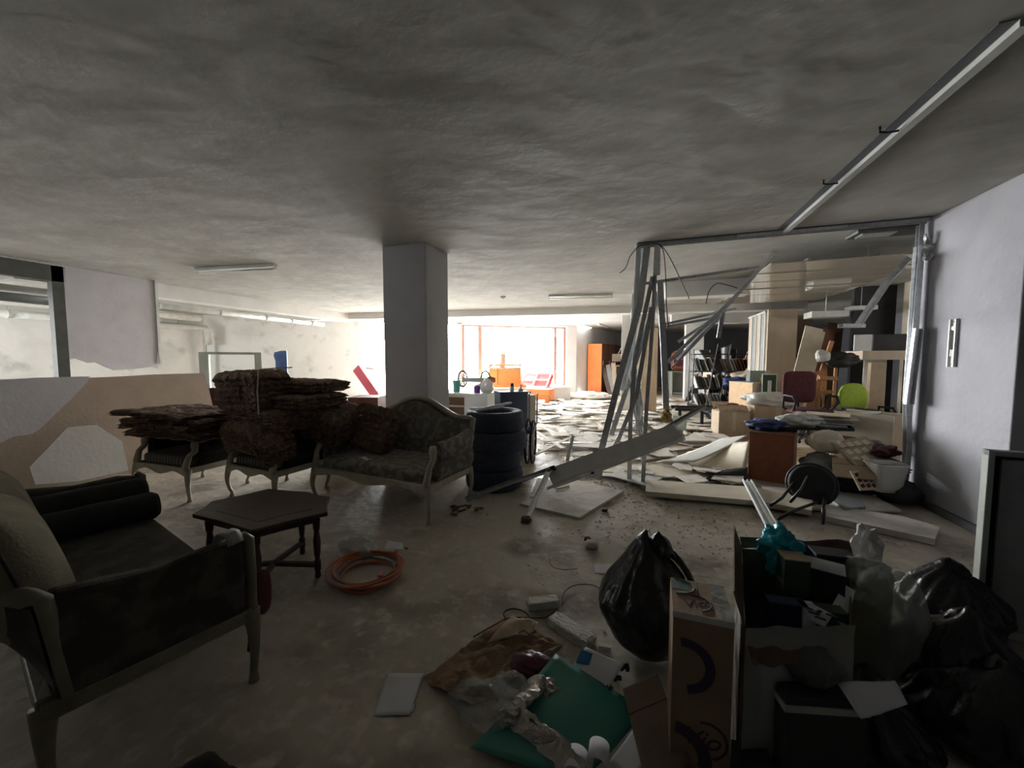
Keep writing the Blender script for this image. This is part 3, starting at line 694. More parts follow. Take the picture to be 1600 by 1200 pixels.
channel('short white-ended channel crossing the tilted channels', [S(1060, 534, 5.1), S(1112, 500, 5.3)], w=.035, f=.025, m='white_enamel')
channel('third thin channel under the tilted pair', [S(1125, 495, 5.4), S(1064, 560, 5.25)], w=.03, f=.025)
channel('short stub hanging down from the tilted channels', [S(1131, 483, 5.35), S(1123, 528, 5.35)], w=.045, f=.03)
channel('flat furring strip lying behind the tilted channels', [S(1036, 507, 5.1), S(1150, 482, 5.45)], w=.03, f=.02)
channel('lower flat furring strip behind the bundle', [S(1038, 511, 5.08), S(1118, 496, 5.3)], w=.03, f=.02)
def cable(label, pts, y=4.94, r=.0055):
    P = [S(px, py, y) for px, py in pts]; out = []
    for i in range(len(P) - 1):
        a, b, c, d = P[max(i - 1, 0)], P[i], P[i + 1], P[min(i + 2, len(P) - 1)]
        for k in range(6):
            t = k / 6; out.append(.5 * ((2 * b) + (c - a) * t + (2 * a - 5 * b + 4 * c - d) * t * t + (3 * b - a - 3 * c + d) * t ** 3))
    out.append(P[-1]); return tag(MB().tube(out, r, 6, up=(0, 1, 0)).build('hanging_cable', 'cable_grey', smooth=True), label, 'cable')
cable('dark cable arching left from the top of the stud bundle', [(1020, 381), (1000, 384), (985, 400), (978, 418), (968, 427)])
cable('dark cable sweeping down right from the stud bundle top', [(1020, 380), (1032, 383), (1045, 400), (1060, 430), (1077, 467)])
cable('dark cable hanging straight down beside the bright stud', [(1030, 382), (1037, 395), (1040, 430), (1041, 470), (1044, 512)])
cable('dark cable arch left of the long tilted channel', [(1103, 475), (1108, 455), (1120, 443), (1135, 445), (1152, 450)], 5.4)
# right wall studs
rs = thing('wall_stud', 'bright crumpled galvanised stud standing against the right pillar', 'metal channel', (2.60, 4.99, 0))
X0 = 2.60
MB().sweep(UP(.075, .05), [(X0 + .03, HY, 1.02), (X0 + .035, HY, 1.75), (X0 + .04, HY, 2.58)], up=(-1, 0, 0)).build('upper_stud', 'galvanised', rs, world=True)
MB().sweep(UP(.065, .045), [(X0 - .02, HY - .04, 1.0), (X0 + .01, HY - .05, 1.76)], up=(0, -1, 0)).build('front_sleeve', 'galvanised', rs, world=True)
MB().sweep(UP(.06, .045), [(X0 + .02, HY - .02, 0.0), (X0 + .05, HY, .55), (X0 + .02, HY, 1.02)], up=(-1, 0, 0)).build('lower_stud', 'galvanised_dull', rs, world=True)
MB().sweep(UP(.055, .04), [(X0 + .06, HY + .05, 0), (X0 + .06, HY + .05, CH - .05)], up=(-1, 0, 0)).build('rear_stud', 'galvanised_dull', rs, world=True)
MB().grid(lambda u, v: V((X0 + .02 + .04 * math.sin(5 * v) * u, HY - .05 + .05 * nz((u * 3, v * 5, 1)), 2.42 + .26 * v)) + V((.06 * u, 0, 0)), 6, 14).build('torn_flange', 'galvanised', rs, world=True, solid=.003)
channel('grey arm channel leaning down left from the right wall stud', [S(1426, 404, 4.95), S(1392, 440, 5.05), S(1346, 508, 5.3)], w=.085, f=.05, up=(-.3, 0, 1))
channel('short bent foot piece at the end of the leaning arm', [S(1348, 512, 5.25), S(1313, 512, 5.1)], w=.06, f=.04, up=(0, 0, 1))
ll = thing('recessed_lamp_housing', 'dark open lamp housing fixed under the ceiling by the right wall', 'lamp', S(1385, 362, 5.3))
MB().box((0, 0, 0), (.62, .28, .05)).build('housing', 'dark_grey_metal', ll, bevel=.02)
MB().box((-.1, -.02, -.03), (.3, .16, .012)).build('reflector', 'galvanised', ll)
# ---- hanging glossy ceiling of PVC planks
PZ = 2.62
A, B_, C_, D_ = G(1205, 394, PZ), G(1425, 388, PZ), G(1122, 474, PZ), G(1425, 470, PZ)
yn, yf = 5.62, 9.2
sc = thing('suspended_ceiling', 'glossy beige plastic plank ceiling hanging beyond the header', 'ceiling panel', (2.4, 7.3, PZ))
n = 6
for i in range(n):
    ya, yb2 = lerp(yn, yf, i / n), lerp(yn, yf, (i + 1) / n)
    xa = 1.52 + .04 * ((i * 7) % 5) / 5; z = PZ + .012 * math.sin(i * 1.3) + .02 * (i == 0)
    MB().bb((xa, ya + .003, z), (3.3, yb2 - .003, z + .010)).build('ceiling_plank', 'pvc_ceiling', sc, world=True)
    MB().bb((xa + .01, yb2 - .020, z + .010), (3.3, yb2 + .012, z + .016)).build('plank_tongue', 'pvc_ceiling', sc, world=True)
for x in (1.9, 2.6): MB().bb((x, yn, PZ + .035), (x + .03, yf, PZ + .06)).build('batten', 'galvanised_dull', sc, world=True)
for x in (1.9, 2.6):
    for y in (5.9, 7.3, 8.7): MB().cyl((x + .015, y, PZ + .05), (x + .015, y, CH), .004, n=5).build('hanger', 'galvanised_dull', sc, world=True)

# ---- fallen ceiling trough over the rubble
def trough():
    t = thing('fallen_lamp_trough', 'long grey metal lamp trough lying slanted over the rubble', 'metal trough', G(950, 745, 0))
    a, b = S(858, 745, 4.05), S(1058, 672, 4.75)
    prof = [(-.10, .0), (.10, .0), (.125, -.055), (.117, -.055), (.095, -.008), (-.095, -.008), (-.117, -.055), (-.125, -.055)]
    MB().sweep(prof, [a, b], up=(.2, -.55, .8)).build('trough_body', 'trough_paint', t, world=True)
    ax = (b - a).normalized(); dn = V((.0, -.10, -.10))
    MB().sweep([(-.012, -.012), (.012, -.012), (.012, .012), (-.012, .012)], [a + dn, b + dn * .9], up=(0, -.5, .8)).build('side_lip', 'trough_paint', t, world=True)
    MB().sweep(prof, [b - ax * .0, b + ax * .03], up=(.2, -.55, .8)).build('end_cap', 'galvanised', t, world=True)
    MB().box(b + V((.03, -.03, -.02)), (.05, .02, .07), (0, .3, .4)).build('end_bracket', 'white_enamel', t, world=True)
    c = a.lerp(b, .33) + dn * .95
    MB().box(c + V((0, -.01, -.01)), (.05, .012, .03)).build('slot', 'black_plastic', t, world=True)
trough()
channel('thin channel from the floor by the loveseat up to the trough', [V((-1.66, 3.50, .012)), S(790, 758, 3.75), S(862, 736, 4.08)], w=.045, f=.03, up=(0, -.4, 1))
channel('second thin channel nested under the first near the trough', [S(800, 757, 3.88), S(868, 732, 4.12)], w=.05, f=.03, up=(0, -.4, 1), m='black_metal')
channel('thin channel stub sticking out right beyond the trough end', [S(1040, 672, 4.80), S(1102, 636, 5.0)], w=.05, f=.035, up=(0, -.4, 1))
channel('short prop channel standing under the left trough end', [G(826, 806, .0), S(857, 738, 3.95)], w=.05, f=.03, up=(0, -1, 0), m='galvanised')
channel('white upright channel stub standing behind the trough', [G(886, 722, .0), S(896, 680, 5.35)], w=.045, f=.03, up=(0, -1, 0), m='white_enamel')
channel('crushed stud foot lying under the trough centre', [G(932, 748, .02), G(940, 722, .16)], w=.10, f=.05, up=(0, -1, 0))
# ================================================================ RUBBLE FIELD
def chip_poly(r, n, rg, el=1.0):
    return [(r * el * (.65 + .5 * rg.random()) * math.cos(2 * math.pi * (i + .35 * rg.random()) / n), r * (.65 + .5 * rg.random()) * math.sin(2 * math.pi * (i + .35 * rg.random()) / n)) for i in range(n)]
rg = random.Random(11)
protos = []
for k in range(16):
    poly = chip_poly(.5, rg.choice((4, 5, 5, 6, 7)), rg, rg.uniform(.8, 1.9))
    me = MB().prism(poly, 0, .03)
    m = bpy.data.meshes.new('board_fragment'); m.from_pydata(me.v, [], me.f)
    b = bmesh.new(); b.from_mesh(m); bmesh.ops.recalc_face_normals(b, faces=b.faces); b.to_mesh(m); b.free()
    m.materials.append(MATS['broken_board']); protos.append(m)
placed = []
def blocked(x, y, r):
    for (cx, cy, cr) in ((-2.75, 4.4, .6), (-1.5, 4.1, .5), (-.14, 11.4, .7), (-1.6, 5.2, .55), (-2.6, 6.2, .9), (1.8, 15.4, .6)):
        if (x - cx) ** 2 + (y - cy) ** 2 < (cr + r) ** 2: return True
    return False
cnt = 0; tries = 0
mats_alt = ['broken_board', 'broken_board', 'broken_board', 'cream_card', 'white_plastic', 'tan_board']
while cnt < 285 and tries < 20000:
    tries += 1
    y = 4.75 + 9.8 * rg.random() ** 1.25
    x = rg.uniform(-1.5 - (y - 4.6) * .26, 1.1 + (y - 5) * .13)
    if y < 5.6 and x < -.9: continue
    s = rg.uniform(.22, .62) * (.75 if y < 5.8 else 1.15)
    if blocked(x, y, s * .6): continue
    if (FP(10) - V((x, y, 0))).dot(FN) > -1.2 and y > 12: continue
    z = .003
    for (px_, py_, pr_, pz_) in placed:
        if (px_ - x) ** 2 + (py_ - y) ** 2 < (pr_ + s * .55) ** 2 * .55: z = max(z, pz_ + .024)
    if z > .13: continue
    o = bpy.data.objects.new('board_fragment', rg.choice(protos)); COL.objects.link(o)
    tl = rg.choice((0.0, .02, .03, .06, .13)) if z < .06 else rg.choice((0, .02, .04))
    o.scale = (s, s * rg.uniform(.6, 1), .42); o.rotation_euler = (rg.uniform(-1, 1) * tl, rg.uniform(-1, 1) * tl, rg.uniform(0, 6.28))
    o.location = (x, y, z + s * tl * .35)
    zn = 'near the stud bundle and the fallen trough' if y < 6.4 else 'on the open floor midway to the window' if y < 9.5 and x < 0 else 'behind the stud bundle toward the wire rack' if x >= 0 else 'far off before the orange cabinets'
    tag(o, 'broken ceiling plaster fragment lying ' + zn, 'debris', 'plaster fragments ' + zn)
    placed.append((x, y, s * .5, z)); cnt += 1
# fine crumbs nobody could count
cr = MB()
for i in range(3600):
    q = rg.random()
    if q < .6: y = 4.0 + 9 * rg.random() ** 1.2; x = rg.uniform(-1.3 - max(0, y - 5) * .25, 1.3 + (y - 4) * .12)
    elif q < .9: y = rg.uniform(3.0, 5); x = rg.gauss(.3, .9)
    else: y = rg.uniform(1.2, 5); x = rg.uniform(-1.2, 2.4)
    if blocked(x, y, .02): continue
    s = rg.uniform(.004, .016) if q < .6 else rg.uniform(.003, .010) if q < .9 else rg.uniform(.003, .008)
    a = rg.random() * 3
    cr.box((x, y, s * .3), (s * rg.uniform(.8, 2.2), s, s * .7), (rg.uniform(-.3, .3), rg.uniform(-.3, .3), a))
tag(cr.build('plaster_crumbs', 'rubble_dust'), 'fine plaster crumbs and dust scattered over the floor', 'debris', kind='stuff')
# long battens in the rubble
bl = [((815, 655), (895, 700), 'pine_edge'), ((820, 668), (880, 712), 'tan_board'), ((925, 655), (955, 690), 'cream_card'), ((832, 720), (900, 690), 'broken_board'), ((880, 640), (960, 646), 'brown_laminate'), ((850, 700), (960, 705), 'galvanised'),
      ((1045, 617), (1110, 622), 'white_enamel'), ((1050, 628), (1095, 640), 'brown_laminate'), ((1060, 640), (1090, 630), 'white_enamel'), ((870, 662), (990, 668), 'cream_card'), ((1020, 700), (1110, 705), 'tan_board')]
for i, (a, b, m) in enumerate(bl):
    A_, B2 = G(*a), G(*b); z = .055 + .006 * i
    o = MB().sweep([(-.035, -.008), (.035, -.008), (.035, .008), (-.035, .008)], [A_ + V((0, 0, z)), B2 + V((0, 0, z + .05))])
    tag(o.build('batten', m), 'thin loose batten lying across the plaster rubble', 'batten', 'battens in the rubble')

# ---- distinct boards on the floor
def board(name, label, pix, h, t, m, cat='board', lift=None, **k):
    """flat slab whose corners stand on the floor at the given places; lift = heights per corner"""
    P = [G(px, py, (lift[i] if lift else h)) for i, (px, py) in enumerate(pix)]
    n = len(P); mb = MB()
    vs = P + [p + V((0, 0, t)) for p in P]
    mb.add(vs, [tuple(range(n))[::-1], tuple(range(n, 2 * n))] + [(i, (i + 1) % n, n + (i + 1) % n, n + i) for i in range(n)])
    return tag(mb.build(name, m, **k), label, cat)
board('plaster_slab', 'square dusty plaster slab lying alone on the floor below the trough', [(812, 790), (905, 812), (974, 770), (900, 752)], .003, .022, 'broken_board')
board('plaster_slab', 'cracked small slab half under the trough left end', [(828, 778), (872, 776), (868, 752), (840, 748)], .002, .012, 'broken_board')
board('plaster_slab', 'small broken slab behind the square slab', [(868, 765), (890, 760), (884, 748), (866, 750)], .03, .012, 'broken_board')
board('fibreboard', 'long pale board edge-on at the stud feet', [(1008, 775), (1180, 790), (1268, 806), (1270, 788), (1180, 768), (1010, 756)], .03, .05, 'cream_card')
board('fibreboard', 'long pale plank running to the pillar foot, upper one', [(1190, 790), (1330, 802), (1408, 800), (1360, 775), (1190, 762)], .02, .02, 'broken_board')
board('fibreboard', 'long pale plank lying nearest the camera by the pillar', [(1290, 815), (1460, 852), (1468, 832), (1410, 815), (1290, 796)], .005, .05, 'broken_board')
board('fibreboard', 'wide pale board under the stud feet behind the trough', [(940, 738), (1060, 748), (1160, 752), (1150, 730), (1040, 715), (930, 716)], .02, .015, 'cream_card')
board('fibreboard', 'brownish torn board on the floor right of the bundle', [(1030, 716), (1110, 715), (1075, 672), (1020, 690)], .04, .012, 'cardboard')
board('fibreboard', 'pointed pale board tip before the bundle', [(955, 745), (1010, 760), (1035, 748), (965, 728)], .05, .012, 'white_plastic')
board('fibreboard', 'tile-like pale board behind the cardboard box', [(1085, 690), (1120, 700), (1118, 680), (1088, 676)], .03, .012, 'white_plastic')
# curved sheets propped against the red box
def curved(label, p0, p1, q0, q1, bow, m, name='bent_sheet'):
    f = lambda u, v: (p0.lerp(p1, u)).lerp(q0.lerp(q1, u), v) + V((0, 0, bow * math.sin(math.pi * v) * (1 - .3 * u)))
    return tag(MB().grid(f, 10, 12).build(name, m, smooth=True, solid=.006), label, 'board')
curved('large bent grey sheet sweeping up to the red-brown box, lower one', G(1022, 728, .03), G(1160, 738, .05), G(1075, 706, .10), G(1165, 690, .34), -.04, 'cream_card')
curved('upper bent pale sheet with a sharp folded point', G(1025, 722, .06), G(1085, 722, .12), G(1128, 685, .30), G(1168, 680, .42), -.03, 'white_plastic')
curved('bent pale sheet leaning nearest the red-brown box', G(1092, 728, .08), G(1164, 742, .08), G(1140, 692, .30), G(1170, 690, .44), -.03, 'cream_card')
curved('dark crumpled sheet on the floor beside the red-brown box', G(1100, 752, .02), G(1168, 752, .02), G(1120, 735, .06), G(1168, 730, .16), .03, 'black_plastic')
# white track on the floor
a, b = G(1167, 752, .10), G(1212, 836, .09)
tk = thing('white_floor_track', 'long white enamel track lying on the floor towards the teal bag', 'metal channel', (a + b) / 2 - V((0, 0, .08)))
MB().sweep([(-.045, 0), (-.045, .03), (-.036, .03), (-.036, .006), (-.004, .006), (-.004, .026), (.004, .026), (.004, .006), (.036, .006), (.036, .03), (.045, .03), (.045, 0)], [a, b + (b - a) * .15]).build('track', 'white_enamel', tk, world=True)
# small debris near
for (px, py, s, lab) in ((925, 850, .055, 'small grey block standing on the open floor'), (822, 812, .05, 'crumpled dark scrap below the prop channel'), (945, 797, .03, 'small dark lump right of the square slab'), (918, 842, .03, 'small dark lump touching the grey block')):
    o = MB().blob(G(px, py, s * .5), (s * 1.8, s * 1.5, s), lambda p: V((math.copysign(abs(p.x) ** .5, p.x), math.copysign(abs(p.y) ** .5, p.y), math.copysign(abs(p.z) ** .5, p.z))) * (1 + .25 * nz(p, 2, px)), 2)
    tag(o.build('debris_lump', 'broken_board' if px == 925 else 'cardboard_dark'), lab, 'debris')
board('ceramic_tile', 'pale rectangular paper card on the floor behind the black bag', [(930, 896), (978, 898), (980, 883), (928, 881)], .002, .004, 'white_paper', 'paper')
o = MB()
for i in range(14):
    o.box(G(728 + rg.uniform(-22, 28), 796 + rg.uniform(-6, 8), .006), (rg.uniform(.03, .10), rg.uniform(.02, .05), .006), (rg.uniform(-.2, .2), rg.uniform(-.2, .2), rg.uniform(0, 3)))
tag(o.build('wood_splinters', 'cardboard_dark'), 'dark splintered flakes on the floor before the tyre stack', 'debris', kind='stuff')

# ================================================================ RIGHT-HAND HEAP
def carton(name, label, c, d, rz, m='cardboard', flaps=True, open_=True, cat='box', group=None, tape=True, flapang=.5, t=.005):
    r = thing(name, label, cat, (c[0], c[1], c[2]), rz, group); w, l, h = d
    b = MB(); b.bb((-w/2, -l/2, 0), (w/2, l/2, t)); b.bb((-w/2, -l/2, 0), (-w/2 + t, l/2, h)); b.bb((w/2 - t, -l/2, 0), (w/2, l/2, h)); b.bb((-w/2, -l/2, 0), (w/2, -l/2 + t, h)); b.bb((-w/2, l/2 - t, 0), (w/2, l/2, h))
    if not open_: b.bb((-w/2, -l/2, h - t), (w/2, l/2, h))
    b.build('carton_body', m, r)
    if flaps and open_:
        fl_ = min(w, l) * .45
        for s in (-1, 1):
            for ax in (0, 1):
                a = flapang * (1 if ax else 1.4)
                if ax == 0: MB().box((s * (w/2 + fl_/2 * math.sin(a)), 0, h + fl_/2 * math.cos(a) * .8), (t, l * .96, fl_), (0, s * a, 0)).build('flap', m, r)
                else: MB().box((0, s * (l/2 + fl_/2 * math.sin(a)), h + fl_/2 * math.cos(a) * .8), (w * .96, t, fl_), (-s * a, 0, 0)).build('flap', m, r)
    if tape: MB().bb((-w * .06, -l/2 - .002, h * .3), (w * .06, -l/2, h)).build('tape_strip', 'tan_board', r)
    return r
def crumple(name, label, c, d, m, seed=0, amp=.35, sub=4, cat='bag', freq=1.6, kind=None, parent=None, group=None, sm=True, fine=.08):
    def f(p):
        q = p * (1 + amp * nz(p, freq, seed) + fine * nz(p, freq * 4, seed + 9))
        q.z = max(q.z, -.96); return q
    o = MB().blob(c, d, f, sub).build(name, m, parent, smooth=sm)
    return tag(o, label, cat, group) if parent is None else o

# red-brown box cabinet
p = G(1170, 756); q = G(1238, 762)
rb_ = thing('red_brown_cabinet', 'red-brown board cabinet standing in the rubble under the navy cloth', 'cabinet', (1.58, 5.45, 0), R(-22))
MB().bb((-.22, -.25, 0), (.22, -.232, .56)).build('front_panel', 'red_brown_board', rb_, bevel=.003)
MB().bb((-.22, -.232, 0), (-.20, .25, .56)).build('side_panel', 'red_brown_board', rb_)
MB().bb((.20, -.232, 0), (.22, .25, .56)).build('side_panel', 'red_brown_board', rb_)
MB().bb((-.22, -.25, .56), (.22, .25, .58)).build('top_panel', 'brown_laminate', rb_)
# tray, cloth, bag, papers on top
tz = .585
tray = thing('black_tray', 'flat black tray lying on the red-brown cabinet and reaching right', 'tray', (1.95, 5.55, tz + .035), R(-14)); tray.rotation_euler = (0, R(-4), R(-14))
MB().bb((-.60, -.20, 0), (.40, .22, .012)).build('tray_base', 'black_plastic', tray)
for a, b in (((-.60, -.21, 0), (.40, -.20, .035)), ((-.60, .22, 0), (.40, .23, .035)), ((.40, -.21, 0), (.41, .23, .035))): MB().bb(a, b).build('tray_rim', 'black_plastic', tray)
crumple('navy_cloth', 'rumpled navy blue cloth on the left end of the black tray', (1.50, 5.50, .65), (.42, .34, .13), 'blue_cloth', 3, .5, cat='cloth', freq=2.2)
crumple('plastic_bag', 'crinkled clear white plastic bag between navy cloth and papers', (1.86, 5.52, .71), (.46, .30, .17), 'opaque_film', 8, .5, freq=2.4)
tags = []
for i in range(9):
    o = MB().box((2.18 + rg.uniform(-.06, .06), 5.62 + rg.uniform(-.04, .04), .645 + i * .018), (.42 + rg.uniform(-.06, .1), .28, .012), (rg.uniform(-.03, .03), 0, R(-14 + rg.uniform(-14, 14))))
    tag(o.build('magazine', rg.choice(['cream_card', 'white_paper', 'grey_plastic', 'cream_card'])), ['bottom magazine of the slanting pile on the black tray', 'second magazine from below in the slanting pile on the tray', 'third magazine from below in the slanting pile on the tray', 'fourth magazine from below in the slanting pile on the tray', 'middle magazine of the slanting pile on the black tray', 'fourth magazine from the top of the pile on the tray', 'third magazine from the top of the pile on the tray', 'second magazine from the top of the pile on the tray', 'top magazine of the slanting pile on the black tray'][i], 'magazine', 'magazines piled on the tray')
pr = thing('rolled_paper', 'pale rolled paper tube sticking out of the magazine pile', 'paper', (2.5, 5.75, .76))
MB().cyl((-.2, -.05, 0), (.28, .05, .05), .018, n=12).build('roll', 'white_paper', pr, smooth=True)
MB().cyl((.275, .049, .0495), (.282, .0505, .0502), .012, n=12).build('roll_end', 'cardboard', pr)
# cream sack, cushions, cardboards
crumple('cream_sack', 'bulging cream coloured sack right of the red-brown cabinet', (2.02, 5.20, .52), (.36, .32, .26), 'cream_card', 21, .28, cat='bag', freq=1.2)
crumple('grey_bundle', 'dark grey rumpled bundle below the cream sack', (1.98, 5.20, .26), (.40, .36, .28), 'grey_plastic', 22, .35, cat='cloth', freq=1.6)
crumple('black_bundle', 'black stuffed cloth bundle under the flattened cartons', (2.28, 5.05, .16), (.62, .40, .32), 'black_plastic', 23, .3, cat='cloth')
def flatbox(label, c, d, rot, m='cardboard', name='flattened_carton', cat='box', prints=None):
    t = thing(name, label, cat, c); t.rotation_euler = rot
    MB().box((0, 0, 0), d).build('sheet', m, t, bevel=.002)
    MB().box((0, d[1] * .18, d[2] / 2 + .001), (d[0] * .98, .004, .002)).build('crease', 'cardboard_dark', t)
    if prints:
        pm, n, m2 = prints
        for i in range(n):
            for j in range(m2):
                MB().box((d[0] * ((i + .5) / n - .5) * .86, d[1] * ((j + .5) / m2 - .5) * .86, d[2] / 2 + .0012), (d[0] / n * .62, d[1] / m2 * .5, .002), (0, 0, .25)).build('print_patch', pm, t)
    return t
flatbox('tilted brown carton printed with rows of pale oval shapes', (2.26, 5.02, .475), (.44, .34, .02), (R(34), R(-6), R(24)), 'cardboard', prints=('cream_card', 4, 3))
flatbox('brown carton flap with small dark print below the printed carton', (2.10, 4.80, .33), (.32, .24, .02), (R(40), R(-4), R(-22)), 'cardboard')
flatbox('small carton piece with dark red lettering marks by the stool', (2.17, 4.72, .24), (.22, .20, .015), (R(55), 0, R(24)), 'birch', prints=('maroon_fabric', 3, 3))
flatbox('navy and white flat package under the printed carton', (2.42, 4.90, .36), (.36, .12, .02), (R(20), R(-12), R(34)), 'navy_panel')
for i in range(5): 
    o = MB().box((2.42, 4.92, .33 - i * .03), (.38, .22, .012), (R(8), R(-6), R(26 + 5 * i)))
    tag(o.build('folder', ['grey_plastic', 'white_paper', 'green_board', 'grey_plastic', 'white_paper'][i]), ['topmost grey folder in the fan before the grey bin', 'white folder second in the fan before the grey bin', 'green folder in the middle of the fan before the grey bin', 'grey folder fourth in the fan before the grey bin', 'lowest white folder in the fan before the grey bin'][i], 'folder', 'folders before the grey bin')
flatbox('brown red board lying slanted behind the printed carton', (2.28, 5.50, .50), (.60, .30, .02), (R(10), R(3), R(-20)), 'red_brown_board', name='loose_board', cat='board')
fr = thing('picture_frame', 'empty pale picture frame lying behind the printed carton', 'frame', (2.38, 5.28, .50)); fr.rotation_euler = (R(14), 0, R(-12))
for c_, d_ in (((0, .12, 0), (.36, .03, .02)), ((0, -.12, 0), (.36, .03, .02)), ((-.165, 0, 0), (.03, .21, .02)), ((.165, 0, 0), (.03, .21, .02))): MB().box(c_, d_).build('moulding', 'grey_plastic', fr)
# grey waste bin with maroon cloth
bn = thing('waste_bin', 'light grey plastic bin in the corner by the right stud', 'bin', (2.36, 4.78, .14), R(10))
def binf(u, v):
    a = u * 2 * math.pi; r = lerp(.11, .15, v); c, s = math.cos(a), math.sin(a)
    return V((math.copysign(abs(c) ** .5, c) * r * 1.0, math.copysign(abs(s) ** .5, s) * r * .8, v * .28))
MB().grid(binf, 28, 6, wrap=True).build('bin_wall', 'white_plastic', bn, smooth=True, solid=.004)
MB().grid(lambda u, v: binf(u, 1) * (1 + .06 * v) + V((0, 0, -.03 * v)), 28, 1, wrap=True).build('bin_rim', 'white_plastic', bn, solid=.004)
crumple('maroon_cloth', 'dark red cloth stuffed behind the grey bin', (2.44, 4.98, .50), (.22, .18, .14), 'satin_wine', 31, .5, cat='cloth')
crumple('black_bundle', 'black rubbish heap below the grey bin at the wall', (2.50, 4.88, .12), (.36, .44, .26), 'black_plastic', 33, .4, cat='cloth')
# cream drawer carton
cd = thing('cream_drawer_unit', 'cream board drawer unit lying open on top of the heap by the stud', 'cabinet', (2.62, 5.70, .38), R(-40))
for a, b, nme in (((-.27, -.20, 0), (.27, -.185, .44), 'front_panel'), ((-.27, .185, 0), (.27, .20, .44), 'back_panel'), ((-.27, -.185, 0), (-.255, .185, .42), 'side_panel'), ((.255, -.185, 0), (.27, .185, .42), 'side_panel'), ((-.26, -.19, 0), (.26, .19, .012), 'bottom_panel')):
    MB().bb(a, b).build(nme, 'cream_card' if nme != 'side_panel' else 'cardboard', cd)
MB().bb((-.02, -.19, .30), (.0, .19, .37)).build('divider', 'cream_card', cd)
cb = carton('carton', 'plain brown carton supporting the cream drawer unit', (2.64, 5.72, 0), (.5, .40, .375), R(-40), flaps=False, open_=False)
# overturned stool
stl = thing('overturned_stool', 'overturned round stool with black seat and bent metal legs', 'stool', (1.78, 4.55, 0))
cS = PY(1268, 757, 4.5)
nrm = V((-.25, -.93, .28)).normalized()
Mq = Matrix.Translation(cS) @ nrm.to_track_quat('Z', 'Y').to_matrix().to_4x4()
MB().lathe([(0, -.02), (.17, -.02), (.195, -.005), (.195, .015), (.17, .03), (0, .03)], 32, Mq).build('seat', 'black_plastic', stl, world=True, smooth=True)
MB().tube([Mq @ V((.205 * math.cos(a * math.pi / 16), .205 * math.sin(a * math.pi / 16), -.005)) for a in range(32)], .010, 8, closed=True, up=tuple(nrm)).build('seat_ring', 'cable_grey', stl, world=True, smooth=True)
for pts_ in ([(1240, 755, 4.45), (1222, 778, 4.2), (1204, 790, 4.05)], [(1262, 745, 4.40), (1252, 765, 4.2), (1235, 784, 4.0)], [(1290, 770, 4.45), (1286, 795, 4.2), (1286, 818, 3.95)], [(1276, 785, 4.2), (1240, 798, 3.95), (1215, 812, 3.82)]):
    P_ = [PY(*q) for q in pts_]
    for q in P_: q.z = max(q.z, .014)
    MB().tube(P_, .013, 8, up=(0, 1, 0)).build('leg', 'black_metal', stl, world=True, smooth=True)
board('rubber_mat', 'dark grey folded mat on the floor right of the stool', [(1288, 778), (1320, 800), (1352, 796), (1344, 782), (1300, 768)], .04, .03, 'grey_plastic', 'mat')
# wall intercom plate
ip = thing('wall_bracket', 'tall narrow white slotted bracket screwed to the right pillar', 'bracket', (2.70, 4.35, 1.62))
yz_c = PX(1491, 536, 2.70); ip.location = (2.699, yz_c.y, yz_c.z)
hh = abs(PX(1495, 497, 2.70).z - PX(1486, 572, 2.70).z) / 2; ww = .035
MB().bb((-.006, -ww, -hh), (0, ww, hh)).build('base_plate', 'grey_plastic' if False else 'white_plastic', ip)
for s in (-1, 1): MB().bb((-.022, s * ww - .006, -hh), (0, s * ww + .006, hh)).build('side_flange', 'white_enamel', ip)
MB().bb((-.008, -.018, -.07), (-.0055, .018, .11)).build('slot', 'black_plastic', ip)
MB().bb((-.014, -.024, .12), (-.006, .024, .15)).build('latch_tab', 'white_enamel', ip)
MB().box((-.012, -.0, -.09), (.006, .03, .06), (0, 0, .3)).build('latch_tab', 'white_enamel', ip)
for z in (hh - .025, -hh + .025): MB().cyl((-.009, 0, z), (-.005, 0, z), .006, n=8).build('screw', 'black_metal', ip)
# white cupboard at the right edge
wc = thing('white_cupboard', 'tall white framed cupboard panel cut off by the right picture edge', 'cabinet', (1.95, 2.58, 0), R(-6))
MB().bb((-.26, -.02, 0), (-.235, .03, .99)).build('frame_post', 'grey_green_paint', wc, bevel=.003)
MB().bb((-.26, -.02, .965), (.8, .03, .99)).build('frame_rail', 'grey_plastic', wc)
MB().bb((-.20, .0, .06), (.8, .015, .945)).build('door_panel', 'grey_plastic', wc)
MB().bb((-.235, .025, .05), (.8, .04, .965)).build('back_panel', 'black_plastic', wc)
MB().bb((-.235, .04, 0), (.8, .45, .05)).build('bottom_panel', 'white_plastic', wc)
ws = thing('white_shelf_board', 'pale board end in the dark recess behind the right pillar', 'board', (3.05, 3.55, .0), R(0))
MB().bb((-.02, -.35, .0), (.0, .35, .98)).build('upright', 'dark_paint', ws)
MB().bb((-.10, -.35, .98), (.20, .35, 1.0)).build('shelf', 'white_plastic', ws)
